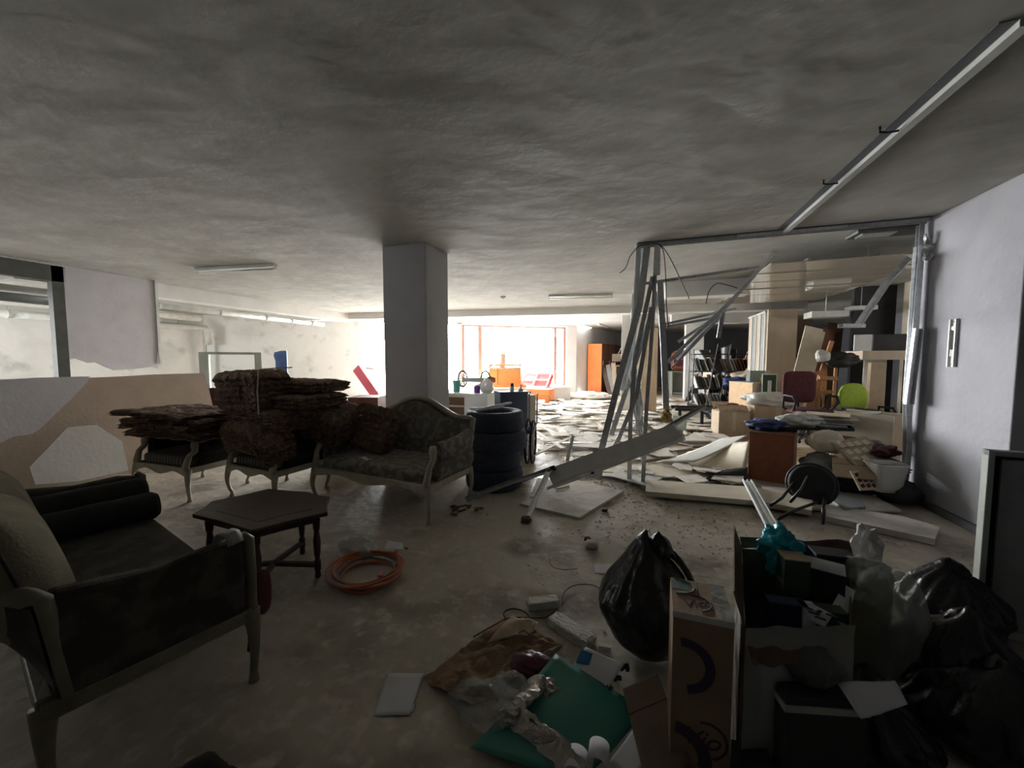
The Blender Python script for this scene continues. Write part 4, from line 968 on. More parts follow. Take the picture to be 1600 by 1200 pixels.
# ================================================================ FOREGROUND RUBBISH
def sheet(name, label, pix, m, cat='paper', h=.004, amp=.006, t=.0012, lift=None, nu=10, nv=10, seed=0, curl=0, freq=6, solid=True, crease=False):
    """crinkled flexible sheet between four floor corners (near-left, near-right, far-right, far-left)"""
    c = [G(px, py, h if not lift else lift[i]) for i, (px, py) in enumerate(pix)]
    def f(u, v):
        p = c[0].lerp(c[1], u).lerp(c[3].lerp(c[2], u), v)
        w = max(0, amp + amp * nz((p.x, p.y, seed), freq) + amp * .5 * nz((p.x, p.y, seed), freq * 3))
        if crease: w = amp * (2.2 * abs(nz((p.x, p.y, seed), freq)) + 1.3 * abs(nz((p.x, p.y, seed + 3), freq * 2.3)))
        return p + V((0, 0, w + curl * (max(0, .25 - v) * 4) ** 2))
    return tag(MB().grid(f, nu, nv).build(name, m, smooth=not crease, solid=t if solid else 0), label, cat)
# hose coil
hc = G(575, 902); hs = thing('hose_coil', 'coil of orange and blue hose lying on the floor by the coffee table', 'hose', hc)
rr = random.Random(3)
for k in range(9):
    cx, cy = rr.uniform(-.02, .02), rr.uniform(-.02, .02); ra = .205 + rr.uniform(-.045, .03); z0 = .014 + k * .008
    pts_ = [V((cx + ra * (1.05 + .03 * math.sin(3 * a + k)) * math.cos(a), cy + ra * .98 * math.sin(a), z0 + .008 * math.sin(2 * a + k))) for a in [2 * math.pi * i / 40 for i in range(40)]]
    MB().tube(pts_, .0085, 8, closed=True).build('hose_loop', 'hose_blue' if k in (2, 3, 5) else 'hose_orange', hs, smooth=True)
pts_ = [V((.20 * math.cos(a) , .20 * math.sin(a), .09 + .01 * a)) for a in (0.2, .5, .8, 1.1)] + [V((.07, .25, .10)), V((.13, .27, .09))]
MB().tube(pts_, .0085, 8).build('hose_end', 'hose_orange', hs, smooth=True)
MB().box((.15, -.06, .085), (.035, .05, .02), (.2, .1, .5)).build('hose_tag', 'pink_tag', hs, bevel=.004)
crumple('plastic_bag', 'cloudy crumpled plastic bag behind and inside the hose coil', G(556, 858, .05), (.30, .20, .15), 'clear_film_dim', 51, .45, cat='bag')
sheet('paper_scrap', 'small crumpled paper scrap at the top of the hose coil', [(600, 860), (632, 862), (630, 850), (605, 846)], 'white_paper', lift=(.10, .10, .11, .11), amp=.008)
sheet('paper_sheet', 'white folded paper sheet lying flat on the floor left of the brown paper', [(584, 1118), (640, 1118), (662, 1053), (604, 1053)], 'white_paper', amp=.003)
sheet('paper_sheet', 'lower leaf peeking from under the white folded paper', [(590, 1121), (645, 1112), (650, 1100), (600, 1104)], 'white_paper', amp=.002, h=.001)
# brown kraft paper
sheet('kraft_paper', 'large creased brown kraft paper spread under the plastic rubbish', [(660, 1065), (735, 1110), (880, 1010), (790, 968)], 'kraft_paper', amp=.02, seed=4, freq=7, nu=26, nv=26, crease=True)
sheet('kraft_paper', 'folded brown kraft paper ridge lying over the larger sheet', [(700, 1085), (790, 1075), (880, 1012), (770, 1010)], 'kraft_paper', amp=.04, seed=9, freq=6, h=.02, nu=22, nv=22, crease=True)
sheet('kraft_paper', 'small torn brown paper tip behind the kraft paper', [(760, 1010), (830, 1000), (840, 980), (800, 972)], 'cardboard', amp=.03, seed=14, freq=12, h=.02)
crumple('wine_satin_cloth', 'shiny dark wine cloth bundled on the kraft paper', G(835, 1040, .05), (.21, .12, .10), 'satin_wine', 61, .3, cat='cloth')
# teal sheet
c = [G(735, 1180, .004), G(905, 1235, .004), G(1010, 1110, .02), G(868, 1038, .06)]
def tealf(u, v):
    p = c[0].lerp(c[1], u).lerp(c[3].lerp(c[2], u), v)
    return p + V((0, 0, .05 * (1 - u) ** 2 * v + .035 * math.sin(math.pi * u) * math.sin(math.pi * v * .9) + .03 * (1 - v) ** 4))
tag(MB().grid(tealf, 16, 16).build('teal_sheet', 'teal_sheet', smooth=True, solid=.004), 'large teal green foam sheet curling on the foreground floor', 'sheet')
crumple('clear_bag', 'clear crinkled plastic bag spilling over the kraft paper edge', G(762, 1098, .05), (.30, .19, .13), 'clear_film', 71, .45, cat='bag', freq=2.4, fine=.14)
crumple('clear_bag', 'second clear plastic bag lump left of the silver strip', G(800, 1075, .07), (.16, .12, .10), 'clear_film', 72, .4, cat='bag', freq=2.4, fine=.14)
path = [G(838, 1068, .08), G(822, 1090, .08), G(800, 1105, .08), G(815, 1130, .07), G(850, 1150, .07), G(880, 1180, .07), G(905, 1215, .06)]
def silv(u, v):
    k = u * (len(path) - 1); i = min(int(k), len(path) - 2); p = path[i].lerp(path[i + 1], k - i); a = v * 2 * math.pi
    r = .030 + .012 * nz((u * 9, v * 3, 4)) + .008 * nz((u * 24, v * 8, 1))
    return p + V((math.cos(a) * r * 1.4 + .012 * nz((u * 20, v * 4, 8)), math.sin(a) * r * .9, math.sin(a + .8) * r * .8))
tag(MB().grid(silv, 70, 14).build('silver_strip', 'silver_foil', smooth=False), 'crumpled silver grey plastic strip twisting over the teal sheet', 'plastic film')
for (px, py, lab) in ((852, 1082, 'silver crumpled lump at the upper end of the silver strip'), (795, 1118, 'dark silver lump left of the silver strip')):
    crumple('silver_lump', lab, G(px, py, .05), (.13, .10, .09), 'silver_foil', px, .5, sub=3, cat='plastic film', freq=2.6, sm=False, fine=.2)
for i, (px, py) in enumerate(((935, 1188), (900, 1200))):
    a = G(px, py, .03)
    f = lambda u, v, a=a: a + V((.035 * math.cos(u * 4.2), (v - .5) * .08, .02 + .03 * math.sin(u * 4.2)))
    tag(MB().grid(f, 14, 2).build('rolled_paper', 'white_paper', smooth=True, solid=.002), ['curled white paper roll on the bottom edge of the teal sheet', 'second curled paper at the very bottom below the teal sheet'][i], 'paper')
sheet('paper_sheet', 'white sheet lying on the teal sheet towards the cartons', [(950, 1195), (985, 1215), (1040, 1165), (1000, 1125)], 'white_paper', h=.03, amp=.004)
sheet('paper_leaflet', 'leaflet with a blue printed corner leaning on the teal sheet', [(893, 1045), (950, 1078), (975, 1040), (915, 1012)], 'white_paper', lift=(.06, .05, .09, .10), amp=.006)
sheet('blue_label', 'blue printed patch on the corner of the leaflet', [(899, 1037), (920, 1040), (926, 1022), (908, 1015)], 'blue_print', lift=(.078, .076, .10, .106), amp=.003)
for i in range(6):
    p = G(945 + 7 * i, 1075 - 8 * i + (i % 2) * 8, .05)
    tag(MB().box(p, (.025, .02, .015), (.3 * i, .2, i)).build('black_clip', 'black_plastic'), 'small black clip scattered beside the leaflet', 'clip', 'black clips by the leaflet')
# foam blocks
def foam(label, a, b, w, h, seed):
    a, b = V(a), V(b); l = (b - a).length; M = Matrix.Translation((a + b) / 2) @ Matrix.Rotation(math.atan2(b.y - a.y, b.x - a.x), 4, 'Z')
    def f(p):
        q = V([math.copysign(abs(v) ** .25, v) for v in p]); return q * (1 + .10 * nz(p, 3, seed))
    t = MB().blob((0, 0, h / 2), (l, w, h), f, 4, M); return tag(t.build('foam_block', 'foam_white'), label, 'foam')
foam('long broken white foam block lying before the black bag', G(862, 972), G(925, 1012), .09, .05, 3)
foam('short rough white foam block lying farther back', G(824, 950), G(872, 944), .07, .045, 5)
tag(MB().box(G(945, 1012, .02), (.06, .03, .03), (0, 0, .1)).build('foam_block', 'foam_white'), 'tiny white foam block touching the black bag', 'foam')
# wires
def wire(label, pix, r=.003, h=.012, m='cardboard_dark', name='wire_loop', closed=False):
    P = [G(px, py, h) for px, py in pix]; out = []; n = len(P)
    for i in range(n - (0 if closed else 1)):
        a_, b_, c_, d_ = (P[(i - 1) % n] if closed or i else P[0]), P[i], P[(i + 1) % n], (P[(i + 2) % n] if closed or i + 2 < n else P[-1])
        for k in range(6):
            t = k / 6; out.append(.5 * ((2 * b_) + (c_ - a_) * t + (2 * a_ - 5 * b_ + 4 * c_ - d_) * t * t + (3 * b_ - a_ - 3 * c_ + d_) * t ** 3))
    return tag(MB().tube(out, r, 6, closed=closed).build(name, m, smooth=True), label, 'wire')
wire('thick brown wire ring lying left of the short foam block', [(787, 958), (800, 951), (818, 955), (826, 964), (815, 972), (795, 970)], .0045, closed=True)
wire('brown stick wire running from the wire ring to the foam', [(740, 995), (775, 975), (800, 965), (850, 965), (872, 950)], .004, m='cardboard_dark')
wire('thin wire loop on the floor left of the black bag', [(878, 945), (882, 925), (900, 914), (925, 914), (938, 922), (935, 940)], .0025)
wire('thin wire arc near the dark stain', [(858, 870), (862, 884), (880, 890), (905, 888)], .002)
wire('bent brown wire standing on the kraft paper', [(800, 1000), (818, 985), (832, 1000), (825, 1005)], .003, h=.05)

# black rubbish bag
def bagf(seed, neck=.35, folds=13, amp=.05):
    def f(p):
        a = math.atan2(p.y, p.x); z = p.z; r = math.sqrt(max(1e-6, p.x ** 2 + p.y ** 2))
        fold = (1 + amp * math.sin(a * folds + 3 * nz((p.x, p.y, seed), 2)) * max(0, z + .3) + .13 * nz(p, 1.6, seed) + .05 * nz(p, 5, seed))
        taper = 1 - neck * max(0, z) ** 1.1
        return V((p.x * fold * taper, p.y * fold * taper, max(-.93, z * (1 + .10 * nz(p, 2, seed + 5)) + .18 * max(0, z) ** 6 * (1 + math.cos(a + seed)))))
    return f
gb = thing('rubbish_bag', 'full black rubbish bag tied to a peak behind the tall carton', 'bag', G(1010, 1035))
gx = G(1010, 1035)
MB().blob((0, .06, .27), (.44, .42, .54), bagf(3), 5).build('bag_body', 'garbage_plastic', gb, smooth=True)
MB().blob((.05, .08, .53), (.12, .10, .14), bagf(9, .2, 7, .1), 4).build('tied_neck', 'garbage_plastic', gb, smooth=True)
MB().grid(lambda u, v: V((.06 + .16 * u, .10 + .04 * math.sin(6 * v), .52 - .18 * u * u + .03 * math.sin(9 * v + 4 * u))) + V((0, (v - .5) * .12, 0)), 10, 10).build('loose_flap', 'garbage_plastic', gb, smooth=True, solid=.002)
# heap of black bags right
for i, (px, py, d, lab) in enumerate(((1490, 1130, (.44, .42, .42), 'big black rubbish bag right of the crate cluster, front one'), (1480, 1000, (.44, .40, .37), 'black rubbish bag right of the clear bag, rear one'), (1545, 1190, (.50, .5, .34), 'black rubbish bag low at the bottom right corner'), (1340, 1190, (.40, .36, .30), 'black rubbish bag under the torn newspaper'))):
    b = thing('rubbish_bag', lab, 'bag', G(px, py)); 
    MB().blob((0, 0, d[2] / 2), d, bagf(20 + i * 3, .25, 15, .07), 5).build('bag_body', 'garbage_plastic', b, smooth=True)
    MB().blob((.02, .02, d[2] * .98), (.12, .10, .10), bagf(40 + i, .1, 7, .14), 3).build('tied_neck', 'garbage_plastic', b, smooth=True)
# tall printed carton
def text_mesh(s, size, name, parent, loc, rot, m, shear=0, ext=.0008):
    cu_ = bpy.data.curves.new(name, 'FONT'); cu_.body = s; cu_.size = size; cu_.extrude = ext; cu_.shear = shear; cu_.align_x = 'CENTER'; cu_.align_y = 'CENTER'
    ob = bpy.data.objects.new(name + '_t', cu_); COL.objects.link(ob)
    bpy.context.view_layer.update()
    dg = bpy.context.evaluated_depsgraph_get(); me = bpy.data.meshes.new_from_object(ob.evaluated_get(dg))
    bpy.data.objects.remove(ob); me.materials.clear(); me.materials.append(MATS[m])
    o = bpy.data.objects.new(name, me); COL.objects.link(o); o.parent = parent; o.location = loc; o.rotation_euler = rot; return o
TCH = .62
ca, cb2, cc2, cd2 = G(1044, 958, TCH), G(1138, 970, TCH), G(1146, 912, TCH), G(1046, 906, TCH)
cc_ = (ca + cb2 + cc2 + cd2) / 4; ang = math.atan2(ca.y, ca.x) - math.pi / 2 + R(3); w_ = (cb2 - ca).length; l_ = (cd2 - ca).length
tc_ = thing('tall_carton', 'tall printed cardboard carton with handwriting-like lettering on its taped top', 'box', (cc_.x, cc_.y, 0), ang)
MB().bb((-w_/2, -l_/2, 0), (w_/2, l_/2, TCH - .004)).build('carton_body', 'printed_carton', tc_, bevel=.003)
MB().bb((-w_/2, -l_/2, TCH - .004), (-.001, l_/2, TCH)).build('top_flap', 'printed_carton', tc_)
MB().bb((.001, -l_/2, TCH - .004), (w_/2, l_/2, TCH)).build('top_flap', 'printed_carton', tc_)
MB().bb((-w_/2 - .001, -l_/2 - .0015, TCH - .02), (w_/2, -l_/2, TCH + .001)).build('tape_edge', 'opaque_film', tc_)
MB().bb((w_ * .22, -l_/2, TCH), (w_ * .5, l_/2, TCH + .0015)).build('top_tape', 'clear_film_dim', tc_)
text_mesh('Vio', .055, 'lettering', tc_, (-w_ * .13, -l_ * .2, TCH + .0005), (0, 0, R(20)), 'ink', .4)
text_mesh('Vio', .085, 'lettering', tc_, (.0, -l_/2 - .002, .20), (R(90), 0, R(0)), 'ink', .4)
MB().tube([(-w_ * .10 + .05 * math.cos(a), -l_ * .18 + .045 * math.sin(a), TCH + .001) for a in (-1.2, -.7, -.2, .3, .8, 1.3, 1.8)], .0028, 5).build('swoosh', 'ink', tc_)
MB().bb((-w_ * .48, l_ * .15, TCH), (-w_ * .18, l_ * .42, TCH + .0008)).build('green_print', 'green_ink', tc_)
MB().tube([(-w_ * .45 + .07 * math.cos(a), l_ * .25 + .05 * math.sin(a), TCH + .001) for a in (-1.5, -1, -.5, 0, .5, 1, 1.5)], .004, 5).build('print_ring', 'green_ink', tc_)
for i in range(3): MB().bb((w_ * .08, -l_ * (.30 - .09 * i), TCH), (w_ * .2, -l_ * (.30 - .09 * i) + .006, TCH + .0008)).build('small_print', 'ink', tc_)
def arcp(cx, cz, r, a0, a1, t, nme):
    n = 14; o_ = [(cx + r * math.cos(lerp(a0, a1, i / n)), cz + r * math.sin(lerp(a0, a1, i / n))) for i in range(n + 1)]; i_ = [(cx + (r - t) * math.cos(lerp(a1, a0, i / n)), cz + (r - t) * math.sin(lerp(a1, a0, i / n))) for i in range(n + 1)]
    M = Matrix(((1, 0, 0, 0), (0, 0, -1, -l_/2 - .0005), (0, 1, 0, 0), (0, 0, 0, 1)))
    MB().prism(o_ + i_, 0, .0012, M).build(nme, 'ink', tc_)
arcp(-w_ * .3, .44, .095, -1.4, 1.7, .03, 'front_print'); arcp(-w_ * .45, .12, .12, -.2, 1.5, .04, 'front_print')
arcp(.02, .20, .065, -1.2, 1.9, .008, 'front_print')
# open crate of books wrapped in film
CH2 = .64
o1, o2, o3, o4 = G(1162, 965, CH2), G(1330, 985, CH2 - .05), G(1332, 858, CH2), G(1158, 850, CH2)
bx = thing('open_carton', 'large open carton full of books behind the tall carton', 'box', (o1.x * .5 + o3.x * .5, o1.y * .5 + o3.y * .5, 0))
cen = V(bx.location)
def wallq(a, b, z0, z1, nme='carton_wall', m='cardboard_dark', t=.005):
    a = V((a.x, a.y, 0)); b = V((b.x, b.y, 0)); d = (b - a).normalized(); n = V((-d.y, d.x, 0)) * t
    MB().prism([tuple(a.xy), tuple(b.xy), tuple((b + n).xy), tuple((a + n).xy)], z0, z1).build(nme, m, bx, world=True)
wallq(o1, o2, 0, .56); wallq(o2, o3, 0, .60); wallq(o3, o4, 0, .62); wallq(o4, o1, 0, .62)
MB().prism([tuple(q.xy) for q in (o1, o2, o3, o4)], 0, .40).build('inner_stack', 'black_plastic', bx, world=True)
for (a, b, out, z) in ((o4, o1, V((-.03, 0, .10)), .62), (o3, o4, V((0, .03, .04)), .62), (o1, o1.lerp(o2, .45), V((.02, -.05, -.04)), .565)):
    a = V((a.x, a.y, z)); b = V((b.x, b.y, z))
    f = lambda u, v, a=a, b=b, out=out: a.lerp(b, u) + out * v + V((0, 0, .02 * nz((u * 4, v * 2, 3))))
    MB().grid(f, 10, 3).build('torn_flap', 'cardboard_dark', bx, world=True, solid=.004)
for k in range(3):
    a = V((o4.x - .004, o4.y, 0)); b = V((o1.x - .004, o1.y, 0))
    MB().add([a.lerp(b, .15) + V((0, 0, .50 - k * .11)), a.lerp(b, .85) + V((0, 0, .46 - k * .11)), a.lerp(b, .85) + V((0, 0, .54 - k * .11)), a.lerp(b, .15) + V((0, 0, .58 - k * .11))], [(0, 1, 2, 3)]).build('side_label', 'white_paper', bx, world=True, solid=.001)
wd_ = (o2 - o1)
front = lambda u, z, e=.004: V((o1.x, o1.y, z)).lerp(V((o2.x, o2.y, z)), u) + V((.10, -.95, 0)) * e
MB().add([front(.18, .26), front(.62, .24), front(.62, .50), front(.18, .52)], [(0, 1, 2, 3)]).build('front_paper', 'white_paper', bx, world=True, solid=.001)
text_mesh('SC', .05, 'lettering', bx, V(front(.10, .53, .006)) - cen, (R(90), 0, math.atan2(wd_.y, wd_.x)), 'ink')
film = lambda u, v: (V((o4.x, o4.y, 0)).lerp(V((o1.x, o1.y, 0)), u)) + V((-.015 - .012 * nz((u * 3, v * 6, 1)), -.01, .02 + .66 * v))
MB().grid(film, 8, 16).build('stretch_film', 'clear_film', bx, world=True, smooth=True)
film2 = lambda u, v: front(u, .02 + .60 * v, .02 + .012 * nz((u * 5, v * 6, 2)))
MB().grid(film2, 16, 12).build('stretch_film', 'clear_film_dim', bx, world=True, smooth=True)
def smallbox(label, px, py, h, d, rz, m, topm=None, name='small_box', cat='box'):
    t = thing(name, label, cat, G(px, py, h) - V((0, 0, d[2])), rz)
    MB().bb((-d[0]/2, -d[1]/2, 0), (d[0]/2, d[1]/2, d[2] - .003)).build('box_body', m, t, bevel=.002)
    MB().bb((-d[0]/2, -d[1]/2, d[2] - .003), (d[0]/2, d[1]/2, d[2])).build('box_lid', topm or m, t)
    return t
smallbox('small brown topped green box standing in the open carton', 1240, 868, .70, (.085, .075, .14), R(4), 'green_board', 'cardboard')
smallbox('dark grey slanted case in the open carton', 1288, 883, .68, (.12, .10, .10), R(-20), 'black_plastic', 'grey_plastic')
smallbox('navy book block standing in the open carton front', 1228, 938, .60, (.12, .05, .16), R(5), 'deep_blue')
smallbox('white book between the navy and the green one', 1262, 945, .60, (.045, .05, .15), R(5), 'white_paper')
smallbox('green book block at the right of the open carton', 1295, 950, .60, (.09, .05, .17), R(5), 'green_board')
smallbox('dark book lying at the rear of the open carton', 1300, 862, .66, (.14, .08, .12), R(2), 'black_plastic')
smallbox('olive card box beyond the open carton', 1340, 895, .50, (.14, .08, .30), R(6), 'olive_card')
crumple('teal_bag', 'crumpled teal plastic bag knotted on the edge of the open carton', G(1218, 850, .70), (.13, .11, .13), 'teal_bag', 81, .6, freq=2.2, fine=.2)
crumple('teal_bag_tail', 'hanging tail of teal plastic inside the open carton', G(1212, 878, .64), (.06, .05, .12), 'teal_bag', 83, .5, freq=2.2)
sheet('paper_document', 'printed document hanging over the open carton front', [(1242, 958), (1288, 982), (1302, 962), (1262, 940)], 'white_paper', lift=(.565, .56, .60, .605), amp=.003)
sheet('paper_document', 'torn printed document at the right of the open carton', [(1292, 960), (1320, 982), (1336, 925), (1318, 915)], 'white_paper', lift=(.58, .56, .60, .62), amp=.004)
for (px, py, z) in ((1262, 950, .592), (1272, 958, .588), (1282, 966, .584), (1300, 962, .60)):
    tag(MB().box(G(px, py, z + .014), (.03, .006, .002), (.5, 0, -.4)).build('printed_line', 'ink'), 'line of print on the documents over the open carton', 'print', 'print lines on the documents')
# clear bags
crumple('clear_bag', 'cloudy full plastic bag bulging right of the open carton', G(1375, 985, .30), (.30, .28, .54), 'clear_film_dim', 91, .22, freq=1.4)
crumple('clear_bag', 'neck of a cloudy plastic bag above the full one', G(1350, 905, .58), (.16, .14, .18), 'clear_film_dim', 93, .3, freq=2)
_q = V((0, 0, CAM_H)) + ray(1350, 890) * 1.80
crumple('white_rag', 'crumpled white packaging standing behind the open carton', (_q.x, _q.y, .57), (.11, .08, .19), 'white_paper', 95, .7, sub=3, sm=False, cat='packaging', freq=1.8)
carton('carton', 'grey carton carrying the white packaging behind the open carton', (_q.x, _q.y, 0), (.16, .12, .48), R(8), 'black_plastic', flaps=False, open_=False)
# lower front carton & newspaper
_p = V((0, 0, CAM_H)) + ray(1262, 1110) * 1.22
lc = thing('low_crate', 'dark green crate under the torn newspaper at the bottom', 'box', (_p.x, _p.y, 0), R(14))
MB().bb((-.11, -.07, 0), (.12, .07, .44)).build('crate_body', 'crate_dark', lc, bevel=.004)
MB().bb((-.115, -.075, .395), (.125, .075, .415)).build('crate_rim', 'grey_green_paint', lc)
crumple('rubble_sack', 'grey half-filled plastic sack on the low crate', (_p.x - .01, _p.y, .50), (.17, .13, .12), 'sack_dark', 99, .35, freq=1.6)
sheet('newspaper', 'torn newspaper sheet draped at the bottom right of the crate', [(1345, 1128), (1418, 1104), (1398, 1066), (1306, 1068)], 'white_paper', lift=(.44, .43, .46, .47), amp=.006, freq=8, seed=5)
flatbox('flat brown carton leaning between the teal sheet and tall carton', G(1020, 1130, .10), (.16, .36, .012), (0, R(-28), R(14)), 'cardboard_dark')
crumple('dark_mat', 'black heap of cloth at the bottom left edge of the picture', G(300, 1235, .03), (.26, .2, .08), 'black_velvet', 101, .3, cat='cloth')
smallbox('narrow dark box low between the tall carton and low crate', 1180, 1190, .22, (.10, .12, .22), R(5), 'black_plastic')
# ================================================================ BACKGROUND
# leaning boards at left
def leanX(name, label, pix, x, t, m, cat='board', lean=0):
    poly = [yz(px, py, x) for px, py in pix]; zmin = 0
    poly = [(y, max(.0, z)) for y, z in poly]
    return tag(slabX(poly, x, t).build(name, m), label, cat)
leanX('gypsum_board', 'grey white gypsum board with a torn curved lower edge at far left', [(-80, 596), (0, 593), (60, 590), (140, 588), (136, 596), (112, 622), (88, 645), (64, 668), (50, 678), (20, 682), (0, 692), (-80, 700), (-80, 800)], -6.30, .0125, 'drywall')
leanX('gypsum_board', 'large brown-backed gypsum board standing behind the leftmost armchair', [(-80, 640), (110, 600), (143, 590), (192, 588), (240, 585), (318, 583), (326, 610), (333, 640), (330, 700), (330, 735), (200, 780), (-80, 840)], -6.36, .0125, 'drywall_back')
leanX('gypsum_board', 'white gypsum board showing low between sofa and leftmost armchair', [(104, 668), (150, 664), (190, 690), (200, 735), (120, 752), (54, 757), (45, 730)], -6.20, .0125, 'white_paint')
sb = thing('low_counter', 'dark low ledge behind the standing gypsum boards', 'ledge', (-6.6, 2.0, 0))
MB().bb((-.35, -1.2, 0), (.05, .9, 1.0)).build('ledge_body', 'dark_paint', sb)
# left bay: frame cabinet, blue panel, pink plank
def at(px, py, z_depth):      # a point by its distance along the view
    r = ray(px, py); return V((0, 0, CAM_H)) + r * z_depth
def onplat(px, off):
    best = None
    for i in range(400):
        q = FP(8 + i * .01, .45, off); d = q - V((0, 0, CAM_H)); x = 800 + FOC * d.dot(_r) / d.dot(_f)
        if best is None or abs(x - px) < best[0]: best = (abs(x - px), q)
    return best[1]
def upright(name, label, cat, px0, px1, pytop, depth, m, th=.02, bottom=0):
    a, b = at(px0, pytop, depth), at(px1, pytop, depth); z = a.z
    d = (b - a); d.z = 0; rz = math.atan2(d.y, d.x); c = (a + b) / 2
    o = MB().box((c.x, c.y, (z + bottom) / 2), (d.length, th, z - bottom), (0, 0, rz)); return tag(o.build(name, m), label, cat)
a, b = at(312, 555, 8.2), at(408, 553, 8.8); dv = b - a; dv.z = 0; rz = math.atan2(dv.y, dv.x)
fc = thing('frame_cabinet', 'open grey-green frame cabinet standing before the mouldy wall', 'cabinet', ((a.x + b.x) / 2, (a.y + b.y) / 2, 0), rz)
W_ = dv.length; Hc = (a.z + b.z) / 2
MB().bb((-W_/2, -.2, 0), (-W_/2 + .16, .2, Hc)).build('side_panel', 'grey_green_paint', fc)
MB().bb((W_/2 - .13, -.2, 0), (W_/2, .2, Hc)).build('side_panel', 'grey_green_paint', fc)
MB().bb((-W_/2, -.2, Hc), (W_/2, .2, Hc + .05)).build('top_panel', 'grey_green_paint', fc)
MB().bb((-W_/2, -.2, .5), (W_/2, .2, .53)).build('shelf', 'grey_green_paint', fc)
p = at(437, 548, 9.2); bp_ = thing('blue_board', 'tall dark blue board with a ragged left edge in the left bay', 'board', (p.x, p.y, 0), R(20))
MB().prism([(-.14, 0), (.16, 0), (.16, p.z), (.02, p.z), (-.13, p.z - .04), (-.15, p.z - .12), (-.11, p.z - .25)], 0, .03, Matrix(((1, 0, 0, 0), (0, 0, 1, 0), (0, 1, 0, 0), (0, 0, 0, 1)))).build('board', 'navy_panel', bp_)
upright('blue_crate', 'small bright blue box seen left of the wool bale', 'box', 335, 352, 606, 7.8, 'navy_panel', .3)
upright('red_board', 'small red board edge beside the bright blue box', 'board', 329, 336, 606, 7.6, 'maroon_fabric', .03)
pk = MB().sweep([(-.12, -.015), (.12, -.015), (.12, .015), (-.12, .015)], [at(556, 575, 10.6), at(606, 646, 10.2)], up=(0, -1, .1))
tag(pk.build('pink_plank', 'pink_plank'), 'pink-red plank leaning on the bright wall left of the column', 'plank')
w = MB().tube([at(572, 575, 9.6), at(585, 577, 9.6), at(588, 600, 9.4), at(597, 655, 9.3)], .012, 6); tag(w.build('wire_stand', 'outdoor_rail'), 'thin bent wire stand beside the pink plank', 'stand')
up_ = upright('brown_crate', 'dark brown box behind the loveseat left of the column', 'box', 553, 598, 619, 5.4, 'brown_laminate', .4)
upright('brown_crate', 'dark brown flat box behind the square wool piece', 'box', 508, 556, 632, 5.2, 'red_brown_board', .35)
# drawer desk behind tyres
p = at(738, 613, 6.6)
dk = thing('white_desk', 'pale desk with dark drawer openings behind the tyre stack', 'desk', (p.x - .1, p.y + .1, 0), R(3))
hD = p.z
MB().bb((-.75, -.35, hD - .03), (.45, .35, hD)).build('desk_top', 'white_plastic', dk)
MB().bb((.43, -.35, 0), (.45, .35, hD - .03)).build('side_panel', 'white_plastic', dk)
MB().bb((-.75, .33, 0), (.45, .35, hD - .03)).build('back_panel', 'white_plastic', dk)
MB().bb((.05, -.35, .0), (.43, -.33, hD - .03)).build('front_panel', 'white_plastic', dk)
for z in (hD - .20, hD - .36, hD - .52):
    d_ = MB().bb((-.60, -.36, z), (.04, -.34, z + .13)).build('drawer', 'cardboard_dark', dk); MB().bb((-.4, -.375, z + .05), (-.2, -.36, z + .065)).build('drawer_handle', 'galvanised_dull', d_)
# things on the desk
top = hD
def on_desk(x, y): 
    c, s = math.cos(R(3)), math.sin(R(3)); return V((dk.location.x + c * x - s * y, dk.location.y + s * x + c * y, top))
t = thing('teal_cup', 'teal plastic cup on the pale desk beside the column', 'cup', on_desk(-.22, -.05)); MB().lathe([(.0, 0), (.055, 0), (.07, .19), (.064, .19), (.05, .01), (0, .01)], 18).build('cup_body', 'teal_cup', t, smooth=True)
MB().lathe([(.07, .185), (.076, .185), (.076, .197), (.07, .197)], 18, close=True).build('cup_rim', 'teal_cup', t)
gs = thing('garden_cart', 'pale planter cart with two spoked wheels on the pale desk', 'planter', on_desk(.02, .12))
for x in (-.20, .24):
    whl = MB().tube([(x + .085 * math.cos(i * math.pi / 12), 0, .22 + .14 * math.sin(i * math.pi / 12)) for i in range(24)], .016, 6, closed=True, up=(0, 1, 0)).build('wheel', 'dark_grey_metal', gs)
    sp_ = MB()
    for k in range(6): sp_.cyl((x, 0, .22), (x + .08 * math.cos(k * math.pi / 3), 0, .22 + .13 * math.sin(k * math.pi / 3)), .007, n=5)
    sp_.build('spokes', 'dark_grey_metal', whl)
MB().bb((-.2, -.03, .16), (.28, .03, .24)).build('cart_bed', 'grey_green_paint', gs)
for x in (-.12, .22): MB().tube([(x, 0, .16), (x - .03, 0, .1), (x, 0, 0), (x + .05, 0, 0)], .008, 6, up=(0, 1, 0)).build('cart_foot', 'grey_green_paint', gs)
smallb = thing('purple_jar', 'small purple jar on the pale desk', 'jar', on_desk(.20, -.15)); MB().lathe([(0, 0), (.05, 0), (.055, .1), (.045, .12), (0, .12)], 14).build('jar_body', 'purple_pot', smallb, smooth=True); MB().lathe([(0, .12), (.04, .12), (.04, .14), (0, .14)], 14).build('jar_lid', 'white_plastic', smallb)
crumple('paper_bag', 'crumpled grey paper bag on the right end of the pale desk', on_desk(.36, -.1) + V((0, 0, .11)), (.24, .2, .26), 'opaque_film', 111, .4, sub=3, freq=1.8)
crumple('orange_cloth', 'small orange pink cloth heap behind the paper bag', on_desk(.33, .15) + V((0, 0, .20)), (.18, .15, .14), 'hose_orange', 113, .4, sub=3, cat='cloth')
